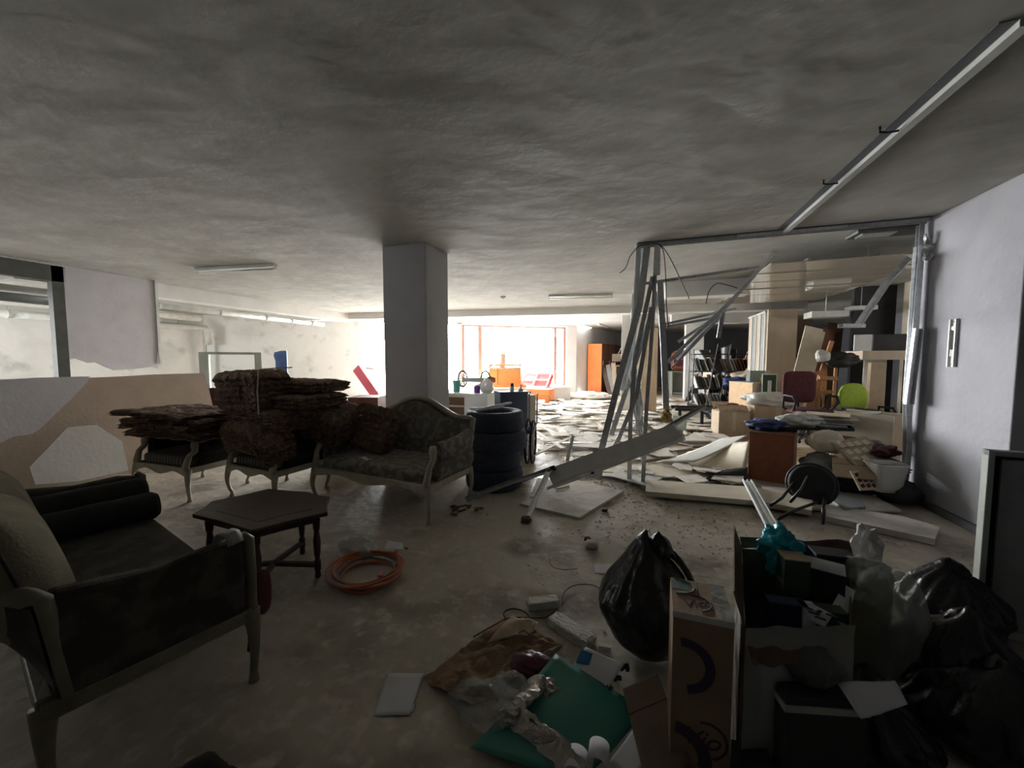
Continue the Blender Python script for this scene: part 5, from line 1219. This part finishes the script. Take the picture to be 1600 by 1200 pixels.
# navy box
p0, p1 = at(771, 613, 5.6), at(818, 612, 5.75); dv = p1 - p0; dv.z = 0
nb = thing('navy_cabinet', 'navy blue cabinet directly behind the tyre stack', 'cabinet', ((p0.x + p1.x) / 2, (p0.y + p1.y) / 2 + .16, 0), math.atan2(dv.y, dv.x))
w2 = dv.length / 2; hN = p0.z
MB().bb((-w2, -.15, 0), (w2, .15, hN - .02)).build('cabinet_body', 'navy_laminate', nb, bevel=.004)
MB().bb((-w2 - .01, -.16, hN - .02), (w2 + .01, .16, hN)).build('cabinet_top', 'navy_laminate', nb)
MB().bb((w2, -.13, .05), (w2 + .10, .14, hN - .06)).build('side_box', 'cream_card', nb)
def on_nb(x, y): 
    r_ = nb.rotation_euler.z; return V((nb.location.x + math.cos(r_) * x - math.sin(r_) * y, nb.location.y + math.sin(r_) * x + math.cos(r_) * y, hN))
t = thing('blue_bottle', 'small dark capped bottle standing on the navy cabinet', 'bottle', on_nb(0, 0)); MB().cyl((0, 0, 0), (0, 0, .07), .03, n=14).build('bottle_body', 'white_plastic', t, smooth=True); MB().cyl((0, 0, .07), (0, 0, .12), .024, n=14).build('bottle_cap', 'deep_blue', t, smooth=True)
t = thing('white_bottle', 'small white pump bottle standing right on the navy cabinet', 'bottle', on_nb(.14, 0)); MB().lathe([(0, 0), (.035, 0), (.035, .03), (.01, .045), (.008, .09), (0, .09)], 14).build('bottle_body', 'white_plastic', t, smooth=True); MB().cyl((-.01, 0, .09), (.03, 0, .095), .006, n=8).build('pump', 'white_plastic', t)
# wheelchair-like wheel and frame right of it
bc = thing('folding_wheelchair', 'folded wheelchair seen edge-on right of the navy cabinet', 'wheelchair', at(825, 690, 5.35) * 1)
bc.location.z = 0; bc.rotation_euler = (0, 0, R(8))
for x, r_, y in ((.0, .30, .0), (.07, .29, .02)):
    wh = MB().tube([(x, y + r_ * math.cos(i * math.pi / 16), r_ + .02 + r_ * math.sin(i * math.pi / 16)) for i in range(32)], .017, 8, closed=True, up=(1, 0, 0)).build('wheel', 'black_plastic', bc, smooth=True)
    s_ = MB()
    for k in range(10): s_.cyl((x, y, r_ + .02), (x, y + r_ * math.cos(k * math.pi / 5), r_ + .02 + r_ * math.sin(k * math.pi / 5)), .0025, n=4)
    s_.build('spokes', 'galvanised', wh)
for x in (-.03, .10): MB().tube([(x, -.25, .1), (x, -.2, .5), (x, .2, .55), (x, .22, .95), (x, .32, .96)], .012, 8, up=(1, 0, 0)).build('frame_tube', 'galvanised_dull', bc, smooth=True)
MB().bb((-.02, -.15, .45), (.09, .2, .50)).build('folded_seat', 'navy_laminate', bc)
# orange counter group near the window
def blk(name, label, cat, px, pyb, pyt, wpx, depth_m, m, rz=0, extra=None):
    g0 = G(px, pyb); k = (g0 - V((0, 0, CAM_H))).dot(_f); w = wpx / FOC * k; h = (pyb - pyt) / FOC * k
    t = thing(name, label, cat, (g0.x, g0.y + depth_m / 2, 0), rz); return t, w, h
t, w, h = thing('orange_counter', 'tall orange reception counter with a white shelf near the window', 'counter', onplat(790, .8), R(12)), 1.15, .84
MB().bb((-w/2, -.25, 0), (w/2, .25, h * .80)).build('counter_body', 'orange_laminate', t, bevel=.01)
MB().bb((-w/2, -.30, h * .93), (w/2 + .02, .25, h)).build('counter_top', 'orange_laminate', t)
MB().bb((-w/2 + .02, -.22, h * .80), (w/2 - .02, .2, h * .86)).build('white_shelf', 'white_enamel', t)
for x in (-w/2 + .02, w/2 - .02): MB().bb((x - .02, -.22, h * .8), (x + .02, .22, h * .94)).build('shelf_support', 'orange_laminate', t)
MB().bb((-w/2 - .1, -.28, 0), (w/2 + .2, -.25, .10)).build('kick_board', 'orange_laminate', t)
MB().bb((-w * .24, -.262, .1), (-w * .22, -.25, h * .78)).build('panel_joint', 'red_brown_board', t)
cyl_ = thing('glass_cylinder', 'tall grey translucent cylinder standing behind the orange counter', 'vase', (t.location.x - .25, t.location.y + .33, .45))
MB().lathe([(0, 0), (.14, 0), (.14, 1.30), (.12, 1.32), (0, 1.32)], 20).build('tube_body', 'grey_plastic', cyl_, smooth=True)
MB().lathe([(.135, 1.2), (.155, 1.2), (.155, 1.33), (.135, 1.33)], 20, close=True).build('tube_ring', 'white_pipe', cyl_)
t, w, h = blk('orange_cabinet', 'low orange cabinet lying in the rubble before the red shelves', 'cabinet', 842, 629, 608, 38, .5, None, R(-10))
MB().bb((-w/2, -.25, 0), (w/2, .25, h)).build('cabinet_body', 'orange_laminate', t, bevel=.01); MB().bb((-w/2, -.252, h * .5), (w/2, -.25, h * .53)).build('door_joint', 'red_brown_board', t)
t, w, h = blk('red_shelf_unit', 'tipped shelf unit with red compartments and white edges', 'shelf', 828, 618, 594, 48, .9, None, R(0))
t.location = onplat(832, 1.15) + V((0, 0, .02)); t.rotation_euler = (R(-48), 0, R(-8)); t.scale = (.72, .72, .72)
for x in (-.8, -.05, .7): MB().bb((x, 0, -.0), (x + .05, .05, 1.1)).build('upright', 'white_enamel', t)
for z in (0, .5, 1.05): MB().bb((-.8, 0, z), (.75, .05, z + .05)).build('shelf_edge', 'white_enamel', t)
MB().bb((-.8, .10, 0), (.75, .35, 1.1)).build('red_box', 'red_laminate', t)
wf = MB()
q = onplat(846, .6)
for a_, b_ in (((-.3, 0), (.3, .1)), ((.3, .1), (.45, -.3)), ((.45, -.3), (-.1, -.3)), ((-.1, -.3), (-.3, 0))):
    wf.cyl((q.x + a_[0], q.y + a_[1], .75), (q.x + b_[0], q.y + b_[1], .72), .02, n=6)
for dx, dy in ((-.3, 0), (.45, -.3), (.3, .1), (-.1, -.3)): wf.cyl((q.x + dx, q.y + dy, .45), (q.x + dx, q.y + dy, .74), .015, n=6)
tag(wf.build('low_metal_frame', 'galvanised_dull'), 'low empty metal table frame by the window', 'frame')
# orange lockers
L0 = G(903, 614); ld = (V((-.95, 21, 0)) - V((EW.x, EW.y, 0))).normalized()
lk = thing('orange_locker', 'tall orange-sided cabinet with brown doors against the wall', 'cabinet', (-1.84, 16.7, 0), math.atan2(ld.y, ld.x) - math.pi / 2)
MB().bb((-.30, -.02, 0), (.32, .0, 2.12)).build('side_panel', 'orange_laminate', lk)
MB().bb((-.30, 0, 0), (.30, 3.0, 2.12)).build('carcass', 'brown_laminate', lk)
for k in range(4):
    d_ = MB().bb((.30, .04 + .74 * k, .60), (.32, .74 + .74 * k, 2.08)).build('door', 'brown_laminate', lk); MB().bb((.32, .12 + .74 * k, 1.2), (.345, .15 + .74 * k, 1.4)).build('door_handle', 'galvanised', d_)
    MB().bb((.30, .04 + .74 * k, .08), (.32, .74 + .74 * k, .56)).build('drawer', 'red_brown_board', lk)
# stack of chairs right of the lockers
def stack_chair(x, y, z, rz, label, group, m='dark_wood', rx=0):
    c_ = thing('stacked_chair', label, 'chair', (x, y, z), rz, group); c_.rotation_euler = (rx, 0, rz)
    MB().bb((-.22, -.22, .42), (.22, .22, .46)).build('seat', m, c_)
    MB().bb((-.22, .20, .60), (.22, .225, .92)).build('backrest', m, c_)
    for sx in (-1, 1):
        for sy in (-1, 1): MB().cyl((sx * .2, sy * .2, 0), (sx * .2, sy * .2, .42 if sy < 0 else .92), .012, n=6).build('leg', 'galvanised_dull', c_)
    return c_
lb = 'brown seat chair in the jumbled stack beyond the orange cabinet'
for i, (dx, dy, z, rz, rx) in enumerate(((0, 0, 0, .3, 0), (.6, .3, 0, 1.1, 0), (1.2, -.1, 0, 2.0, 0), (.1, .1, .95, .5, .1), (.7, .2, .96, 1.8, -.1), (1.2, 0, .98, .2, .25), (.3, .0, 1.75, 1.2, .5), (.9, .1, 1.75, 2.4, 1.2))):
    stack_chair(-.95 + dx * .7, 16.9 + dy, z * .8, rz, lb, 'chairs stacked beyond the orange cabinet', 'tan_board' if i % 2 else 'grey_plastic', rx)
for i in range(7):
    a_ = V((-1.15 + i * .12, 16.3, 0)); o = MB().sweep([(-.09, -.012), (.09, -.012), (.09, .012), (-.09, .012)], [a_, a_ + V((-.35 + .09 * i, .5, 1.15 + .08 * (i % 3)))], up=(0, -1, 0))
    tag(o.build('table_leaf', ['dark_wood', 'grey_plastic', 'tan_board'][i % 3]), 'loose leaf board leaning in the dark stack beyond the orange cabinet', 'board', 'boards in the dark chair stack')

# tan board by the far column
upright('tan_door_leaf', 'tall tan board leaning before the far column', 'board', 1003, 1028, 512, 10.2, 'birch', .05)
# dark corner junk behind the racks
k0 = lambda px, py, d: at(px, py, d)
t, w, h = blk('grey_metal_cabinet', 'grey open steel cabinet beside the rack of books', 'cabinet', 1064, 618, 580, 34, .6, None, R(12))
MB().bb((-w/2, -.3, 0), (-w/2 + .04, .3, h)).build('side_panel', 'grey_green_paint', t); MB().bb((w/2 - .04, -.3, 0), (w/2, .3, h)).build('side_panel', 'grey_green_paint', t)
MB().bb((-w/2, -.3, h - .04), (w/2, .3, h)).build('top_panel', 'grey_green_paint', t); MB().bb((-w/2, .26, 0), (w/2, .3, h)).build('back_panel', 'grey_green_paint', t); MB().bb((-w/2, -.3, 0), (w/2, .3, .04)).build('bottom_panel', 'grey_green_paint', t)
rs_ = thing('dark_red_armchair', 'dark red upholstered seat shell upended on the grey cabinet', 'chair', (t.location.x + .1, t.location.y, h))
MB().blob((0, 0, .42), (1.0, .6, .85), lambda p: V((math.copysign(abs(p.x) ** .4, p.x), p.y, math.copysign(abs(p.z) ** .5, p.z))), 3).build('shell', 'red_brown_board', rs_, smooth=True)
MB().bb((-.4, -.34, .2), (.4, -.28, .75)).build('seat_pad', 'maroon_fabric', rs_)
# rack of files: black shelves with many upright folders, leaning
A0 = G(1088, 637); rk = thing('file_rack', 'leaning black wire rack packed with slanting files', 'rack', (2.42, 12.6, 0), R(10))
RW = 2.0
for z in (.12, .62, 1.12, 1.62): MB().bb((-RW/2, -.2, z - .03), (RW/2, .2, z)).build('shelf', 'black_metal', rk)
for x in (-RW/2, RW/2):
    for y in (-.2, .2): MB().cyl((x, y, 0), (x + .0, y, 1.75), .02, n=6).build('post', 'black_metal', rk)
for x in (-.55, -.2): MB().cyl((x - .1, -.23, .0), (x + .2, -.23, 1.9), .018, n=6).build('brace', 'black_metal', rk)
frk = random.Random(8)
for row, z in enumerate((.12, .62, 1.12)):
    n = 22
    for k in range(n):
        x = -RW/2 + .06 + (RW - .14) * k / n; hgt = frk.uniform(.32, .42); tl = .35 + frk.uniform(-.06, .06)
        o = MB().box((x + .06, frk.uniform(-.04, .02), z + hgt / 2 * math.cos(tl) + .01), (.022, .26, hgt), (0, -tl, 0))
        c_, s_ = math.cos(R(10)), math.sin(R(10))
        vv = [V((rk.location.x + c_ * a_[0] - s_ * a_[1], rk.location.y + s_ * a_[0] + c_ * a_[1], a_[2])) for a_ in o.v]; o.v = vv
        tag(o.build('file_folder', frk.choice(['grey_plastic', 'black_plastic', 'white_pipe', 'black_plastic', 'black_metal', 'grey_plastic', 'brown_laminate'])), 'thin file standing slanted on the ' + ('bottom', 'middle', 'top')[row] + ' shelf of the black wire rack', 'file', 'files on the ' + ('bottom', 'middle', 'top')[row] + ' rack shelf')
# junk heap above the rack
jm = ['black_metal', 'galvanised_dull', 'dark_wood', 'grey_plastic', 'tan_board', 'red_brown_board', 'grey_green_paint']
lbj = 'dark metal or wooden piece in the jumble behind the wire rack'
for i in range(40):
    x = frk.uniform(1.7, 4.4); y = frk.uniform(13.4, 14.1); z0 = 0; L_ = frk.uniform(.9, 2.2); an = frk.uniform(-.7, .7)
    o = MB().box((x, y, L_ * .40), (frk.choice((.04, .06, .25)), frk.choice((.04, .3)), L_), (frk.uniform(-.35, .35), an, frk.uniform(0, 3)))
    tag(o.build('junk_piece', frk.choice(jm)), lbj, 'scrap', 'scrap jumble behind the wire rack')
for i in range(6):
    stack_chair(2.2 + .95 * (i % 3), 14.9, .0 + .90 * (i // 3), frk.uniform(0, 6), 'overturned chair in the jumble behind the wire rack', 'chairs in the jumble', 'dark_wood', frk.uniform(-.25, .25))
st_ = thing('steel_shelf', 'dark steel shelving with a red box in the far dark corner', 'shelf', (3.6, 15.6, 0))
for z in (.4, .95, 1.5): MB().bb((-.9, -.25, z), (.9, .25, z + .03)).build('shelf', 'black_metal', st_)
for x in (-.9, .9): MB().bb((x - .03, -.25, 0), (x + .03, .25, 1.75)).build('upright', 'black_metal', st_)
MB().bb((-.5, -.2, .98), (.3, .2, 1.35)).build('red_carton', 'red_brown_board', st_); MB().bb((-.75, -.24, .98), (-.45, .0, 1.13)).build('white_carton', 'white_plastic', st_)
crumple('clothes_heap', 'heap of brown and grey clothes draped over the rack end', (3.05, 12.0, .95), (1.1, .7, .5), 'tan_board', 121, .5, cat='clothes')
crumple('clothes_heap', 'blue jacket bundled before the rack', (2.55, 11.7, .85), (.8, .5, .28), 'blue_cloth', 123, .5, cat='clothes')
crumple('clothes_heap', 'black plastic mass below the blue jacket', (2.75, 11.75, .48), (.8, .6, .5), 'black_plastic', 125, .4, cat='clothes')
carton('carton', 'open low carton on the floor below the blue jacket', (2.2, 10.9, 0), (.75, .4, .26), R(10), 'cardboard', flapang=.9)
bt = MB(); q = G(1125, 660)
bench = thing('black_bench_frame', 'black metal bench frame lying in the rubble before the rack', 'frame', G(1092, 664) * 1, R(6)); bench.location.z = 0
for x in (-.45, .0, .45): MB().box((x, 0, .34), (.05, .5, .05)).build('cross_bar', 'black_metal', bench); MB().bb((x - .03, -.25, 0), (x + .03, -.19, .34)).build('leg', 'black_metal', bench)
for y in (-.24, .24): MB().bb((-.55, y - .025, .34), (.6, y + .025, .40)).build('long_bar', 'black_metal', bench)
crumple('black_rags', 'black rags heaped on the bench frame', G(1128, 648, .3), (.7, .5, .3), 'black_plastic', 127, .5, cat='cloth')
smallbox('grey white crate panel leaning on the bench frame', 1062, 650, .35, (.25, .05, .35), R(-30), 'grey_green_paint')
# cartons in the middle right
g1 = G(1118, 684); g1b = G(1165, 683)
carton('carton', 'tall brown open carton standing alone in the middle rubble', (1.62, 8.05, 0), (.52, .42, .50), R(8), 'cardboard', flapang=-.9, tape=True)
smallbox('dark maroon case standing upright behind the brown carton', 1140, 630, .62, (.22, .2, .62), R(20), 'maroon_fabric')
c1_ = carton('carton', 'brown carton with a clouded plastic sack heaped on top', (2.35, 8.2, .28), (.78, .5, .34), R(4), 'cardboard', flaps=False, open_=False)
smallb2 = MB().bb((1.98, 7.98, 0), (2.7, 8.42, .28)); tag(smallb2.build('white_carton', 'white_plastic'), 'white carton under the brown carton with the plastic sack', 'box')
crumple('plastic_sack', 'clouded plastic sack bulging over the brown carton', (2.32, 8.18, .72), (.98, .58, .26), 'opaque_film', 131, .3, freq=1.8)
g2 = MB(); 
t = thing('pine_cabinet', 'pale cabinet with an orange pine side in the middle right', 'cabinet', (PY(1176, 600, 9.0).x, 9.0, 0), R(30))
MB().bb((-.27, -.30, 0), (.30, .30, .98)).build('cabinet_body', 'tan_board', t); MB().bb((-.29, -.30, 0), (-.27, .30, .98)).build('pine_side', 'pine_edge', t); MB().bb((-.29, -.31, .98), (.31, .31, 1.0)).build('cabinet_top', 'tan_board', t)
aq = thing('glass_tank', 'small glass tank with a yellow card on the pine cabinet', 'tank', (PY(1182, 600, 9.05).x, 9.0, 1.0), R(10))
for a_, b_ in (((-.3, -.15, 0), (.3, -.145, .3)), ((-.3, .145, 0), (.3, .15, .3)), ((-.3, -.15, 0), (-.295, .15, .3)), ((.295, -.15, 0), (.3, .15, .3))): MB().bb(a_, b_).build('glass_pane', 'grey_plastic' if a_[1] > 0 else 'glass', aq)
MB().bb((.02, -.17, .02), (.2, -.155, .14)).build('yellow_card', 'yellow_card', aq)
aq.scale = (.6, .6, .75)
mr = thing('mirror_cabinet', 'narrow white framed glass cabinet beside the pine cabinet', 'cabinet', PY(1202, 600, 8.55), R(-4)); mr.location.z = 0
for x in (-.22, .20): MB().bb((x, -.02, 0), (x + .02, .02, 1.18)).build('frame_post', 'white_enamel', mr)
for z in (.0, .35, .38, 1.16): MB().bb((-.22, -.02, z), (.22, .02, z + .02)).build('frame_rail', 'white_enamel', mr)
MB().bb((-.2, .0, .4), (.2, .006, 1.16)).build('glass_pane', 'green_board', mr); MB().bb((-.05, -.02, .5), (.06, -.005, 1.05)).build('white_figure', 'white_plastic', mr)
mr.scale = (.55, 1, 1)
# tall tan cabinet with white window strips
pT = PY(1226, 560, 9.6)
tcx = pT.x; tt = thing('tall_tan_cabinet', 'tall tan cabinet reaching the ceiling with white framed front strips', 'cabinet', (tcx, 9.6, 0), 0)
MB().bb((-.33, 0, 0), (.20, 1.5, 2.52)).build('cabinet_body', 'tan_board', tt)
for k in range(4):
    y = .1 + .34 * k; MB().bb((-.36, y, 1.0), (-.33, y + .06, 2.5)).build('frame_strip', 'white_enamel', tt); MB().bb((-.345, y + .06, 1.0), (-.335, y + .34, 2.5)).build('glass_pane', 'grey_plastic' if k % 2 == 0 else 'tan_board', tt)
for z in (1.0, 2.47): MB().bb((-.36, .1, z), (-.33, 1.5, z + .04)).build('frame_rail', 'white_enamel', tt)
# maroon office chair
def office(name, label, x, y, rz, m, round_=False, s=1):
    c_ = thing(name, label, 'chair', (x, y, 0), rz)
    def sq(e): return lambda p: V((math.copysign(abs(p.x) ** e, p.x), math.copysign(abs(p.y) ** e, p.y), math.copysign(abs(p.z) ** .7, p.z)))
    def sq2(e): return lambda p: V((math.copysign(abs(p.x) ** e, p.x), math.copysign(abs(p.y) ** .7, p.y), math.copysign(abs(p.z) ** e, p.z)))
    MB().blob((0, 0, .47 * s), (.52 * s, .50 * s, .09 * s), sq(.45), 3).build('seat', 'black_plastic' if round_ else m, c_, smooth=True)
    MB().blob((0, .25 * s, .82 * s), (.50 * s, .08 * s, .50 * s), sq2(.75 if round_ else .35), 3).build('backrest', m, c_, smooth=True)
    MB().cyl((0, .27 * s, .45 * s), (0, .27 * s, .7 * s), .025, n=8).build('back_stem', 'black_plastic', c_)
    for sx in (-1, 1): MB().tube([(sx * .24 * s, .15, .47 * s), (sx * .31 * s, .12, .52 * s), (sx * .31 * s, .10, .70 * s), (sx * .31 * s, -.12, .70 * s), (sx * .30 * s, -.17, .62 * s), (sx * .26 * s, -.05, .48 * s)], .018, 8, up=(1, 0, 0)).build('armrest', 'black_plastic', c_, smooth=True)
    MB().cyl((0, 0, .1), (0, 0, .44 * s), .03, n=10).build('column', 'black_metal', c_)
    for k in range(5):
        a_ = k * 2 * math.pi / 5; e_ = (.28 * math.cos(a_), .28 * math.sin(a_), .06); l_o = MB().cyl((0, 0, .12), e_, .022, .016, n=6).build('base_leg', 'black_plastic', c_)
        MB().blob((e_[0], e_[1], .03), (.05, .05, .06), None, 2).build('caster', 'black_plastic', l_o)
    return c_
pC = G(1243, 706); office('office_chair', 'maroon office chair with black armrests behind the magazine pile', 2.46, 6.95, R(14), 'maroon_fabric', False, 1.0).location.z = .20
office('office_chair', 'lime green office chair near the right wall', 3.40, 7.45, R(22), 'lime_fabric', True, 1.0)
# grey plastic chairs right
for i, (x, y, rz) in enumerate(((4.05, 7.2, R(10)), (4.42, 7.35, R(-5)))):
    c_ = thing('grey_chair', ['light grey plastic chair beside the lime chair', 'light grey plastic chair nearest the right stud'][i], 'chair', (x, y, 0), rz)
    MB().grid(lambda u, v: V(((u - .5) * .42 * (1 - .12 * v), .20 + .05 * v, .48 + .45 * v)), 6, 6).build('backrest', 'white_pipe', c_, smooth=True, solid=.02)
    MB().bb((-.22, -.22, .43), (.22, .2, .46)).build('seat', 'grey_plastic', c_, bevel=.01)
    for sx in (-1, 1):
        for sy in (-1, 1): MB().cyl((sx * .19, sy * .19, 0), (sx * .17, sy * .17, .44), .014, n=6).build('leg', 'grey_plastic', c_)
# easels and timber
def stick(label, a, b, w, t_, m, name='timber', group=None):
    return tag(MB().sweep([(-w/2, -t_/2), (w/2, -t_/2), (w/2, t_/2), (-w/2, t_/2)], [a, b], up=(0, -1, 0)).build(name, m), label, 'timber', group)
yb = 8.0
es = thing('wooden_easel', 'orange-brown wooden easel leaning behind the maroon chair', 'easel', (3.0, 8.0, 0))
for (x0, y0_, x1, y1_, w) in ((1258, 655, 1300, 533, .06), (1272, 650, 1296, 545, .05), (1286, 660, 1290, 560, .05), (1300, 655, 1306, 575, .04)):
    p0, p1 = PY(x0, y0_, 8.0), PY(x1, y1_, 8.1); MB().sweep([(-w/2, -.02), (w/2, -.02), (w/2, .02), (-w/2, .02)], [V((p0.x, p0.y, 0.0)).lerp(p0, .0) if False else p0, p1], up=(0, -1, 0)).build('strut', 'easel_wood', es, world=True)
for (x0, y0_, x1, y1_) in ((1255, 592, 1285, 580), (1280, 590, 1308, 592), (1266, 615, 1300, 612)):
    MB().sweep([(-.03, -.03), (.03, -.03), (.03, .03), (-.03, .03)], [PY(x0, y0_, 7.9), PY(x1, y1_, 7.9)], up=(0, -1, .2)).build('cross_bar', 'easel_wood', es, world=True)
for x0, x1 in ((1258, 1262), (1286, 1286)): 
    p0 = PY(x0, 655, 8.0); MB().cyl((p0.x, p0.y, 0), p0, .03, n=6).build('foot', 'easel_wood', es, world=True)
for i, (x0, y0_, x1, y1_, w, m) in enumerate(((1250, 600, 1272, 512, .30, 'cream_card'), (1262, 600, 1284, 518, .12, 'cream_card'), (1275, 600, 1296, 515, .22, 'brown_laminate'), (1296, 600, 1306, 505, .26, 'cardboard_dark'))):
    p0, p1 = PY(x0, y0_, 8.7 + .22 * i), PY(x1, y1_, 9.1 + .22 * i); d_ = (p1 - p0); p0 = p0 - d_ * (p0.z / d_.z)
    stick(['widest pale board leaning beside the tall tan cabinet', 'narrow pale board leaning second from the tall tan cabinet', 'brown board leaning behind the easel', 'dark brown board leaning right of the easel'][i], p0, p1, w, .03, m, 'leaning_board')
crumple('white_helmet', 'white sculpted lump caught among the easel struts', PY(1285, 556, 7.9), (.22, .18, .22), 'opaque_film', 141, .3, sub=3, cat='ornament')
crumple('black_boots', 'black leathery bundle hanging over the easel top', PY(1314, 563, 7.95), (.52, .2, .26), 'black_plastic', 143, .4, cat='cloth', freq=2)
tag(MB().sweep([(-.1, -.05), (.1, -.05), (.1, .05), (-.1, .05)], [V((3.75, 8.0, 0)), V((3.75, 8.0, 1.4))], up=(0, -1, 0)).build('carton_post', 'cardboard'), 'tall brown carton standing behind the lime chair', 'box')
# white table frame with TV and paper
tf = thing('panel_desk', 'tall beige panel desk standing near the right wall', 'desk', (4.45, 8.3, 0), R(0))
MB().bb((-.90, -.3, 1.45), (.62, .3, 1.60)).build('desk_top', 'tan_board', tf)
MB().bb((.42, -.3, 0), (.62, .3, 1.45)).build('side_panel', 'grey_plastic', tf); MB().bb((-.62, .26, 0), (-.30, .3, 1.45)).build('back_panel', 'white_pipe', tf); MB().bb((.05, .26, 0), (.40, .3, 1.45)).build('back_panel', 'cream_card', tf)
MB().bb((-.10, .1, 0), (.02, .2, 1.45)).build('upright', 'brown_laminate', tf)
MB().cyl((-.5, .2, .5), (-.35, .2, .5), .004, n=4).build('latch', 'galvanised_dull', tf)
tv = thing('black_box', 'flat black case lying on the beige panel desk', 'box', (4.20, 8.35, 1.60)); MB().bb((-.45, -.2, 0), (.45, .2, .28)).build('case_body', 'black_plastic', tv, bevel=.01); MB().bb((-.45, -.205, .13), (.45, -.2, .14)).build('lid_joint', 'black_metal', tv)
tag(MB().bb((PY(1335, 540, 8.02).x, 8.02, 1.60), (PY(1362, 540, 8.02).x, 8.05, PY(1340, 523, 8.02).z)).build('white_card', 'white_enamel'), 'square bright white card standing on the beige panel desk', 'card')
# pale box lamps (open white housing) under the annexe ceiling
for i, (px, py, d_) in enumerate(((1290, 492, (.6, .4, .12)), (1345, 482, (.4, .3, .08)))):
    p = PY(px, py, 9.2); t = thing('lamp_box', ['white box lamp hanging under the annexe ceiling beside the tall tan cabinet', 'smaller white box lamp hanging right of the first one'][i], 'lamp', p)
    MB().box((0, 0, 0), d_).build('housing', 'white_enamel', t, bevel=.01); MB().cyl((0, 0, d_[2] / 2), (0, 0, CH - p.z), .008, n=6).build('hanger', 'galvanised_dull', t)
for i in range(6):
    stick('spare wooden slat standing in the clutter behind the magazine pile', V((2.5 + .1 * i, 6.25, 0)), V((2.52 + .1 * i, 6.35, .60)), .04, .012, 'birch', 'wood_slat', 'wood slats behind the magazine pile')
crumple('mixed_bundle', 'grey black rumpled bundle on the seat of the lime chair', (3.22, 7.3, .60), (.6, .4, .2), 'black_plastic', 151, .4, cat='cloth')
crumple('mixed_bundle', 'brown leathery figure bundle right of the grey chairs', (4.55, 6.9, .38), (.3, .3, .8), 'brown_laminate', 153, .35, cat='cloth')
crumple('mixed_bundle', 'low dark rubble of bags behind the cream drawer unit', (3.2, 6.7, .2), (.9, .7, .4), 'grey_plastic', 155, .4, cat='bag')

for i, (x, y, w, h, m, lab) in enumerate(((3.05, 10.7, .5, 2.3, 'cardboard_dark', 'dark brown tall panel standing right of the tall tan cabinet'), (3.6, 10.9, .45, 2.5, 'tan_board', 'beige tall panel standing behind the leaning boards'), (4.0, 10.6, .35, 2.1, 'brown_laminate', 'brown tall panel standing left of the dark opening'))):
    t = thing('storage_panel', lab, 'board', (x, y, 0), R(-6 + 5 * i)); MB().bb((-w/2, -.02, 0), (w/2, .02, h)).build('panel_sheet', m, t); MB().bb((-w/2, -.035, h * .6), (w/2, -.02, h * .6 + .06)).build('cross_rail', 'cardboard_dark', t)

hp = G(915, 622)
tag(MB().blob((hp.x, hp.y, .06), (2.0, 1.3, .5), lambda p: V((p.x * (1 + .2 * nz(p, 2, 5)), p.y, max(-.1, p.z * (.5 + .9 * abs(nz(p, 2.5, 3))) + .08 * nz(p, 7, 2)))), 4).build('plaster_heap', 'broken_board'), 'low heap of pale plaster rubble before the window step', 'debris')

bs = thing('board_stack', 'stack of loose boards under the maroon office chair', 'boards', (2.46, 6.95, 0), R(8))
for i in range(6): MB().box((rg.uniform(-.03, .03), rg.uniform(-.03, .03), .016 + .032 * i), (.9 - .03 * i, .75, .028), (0, 0, rg.uniform(-.12, .12))).build('loose_sheet', ['broken_board', 'tan_board', 'cream_card'][i % 3], bs)
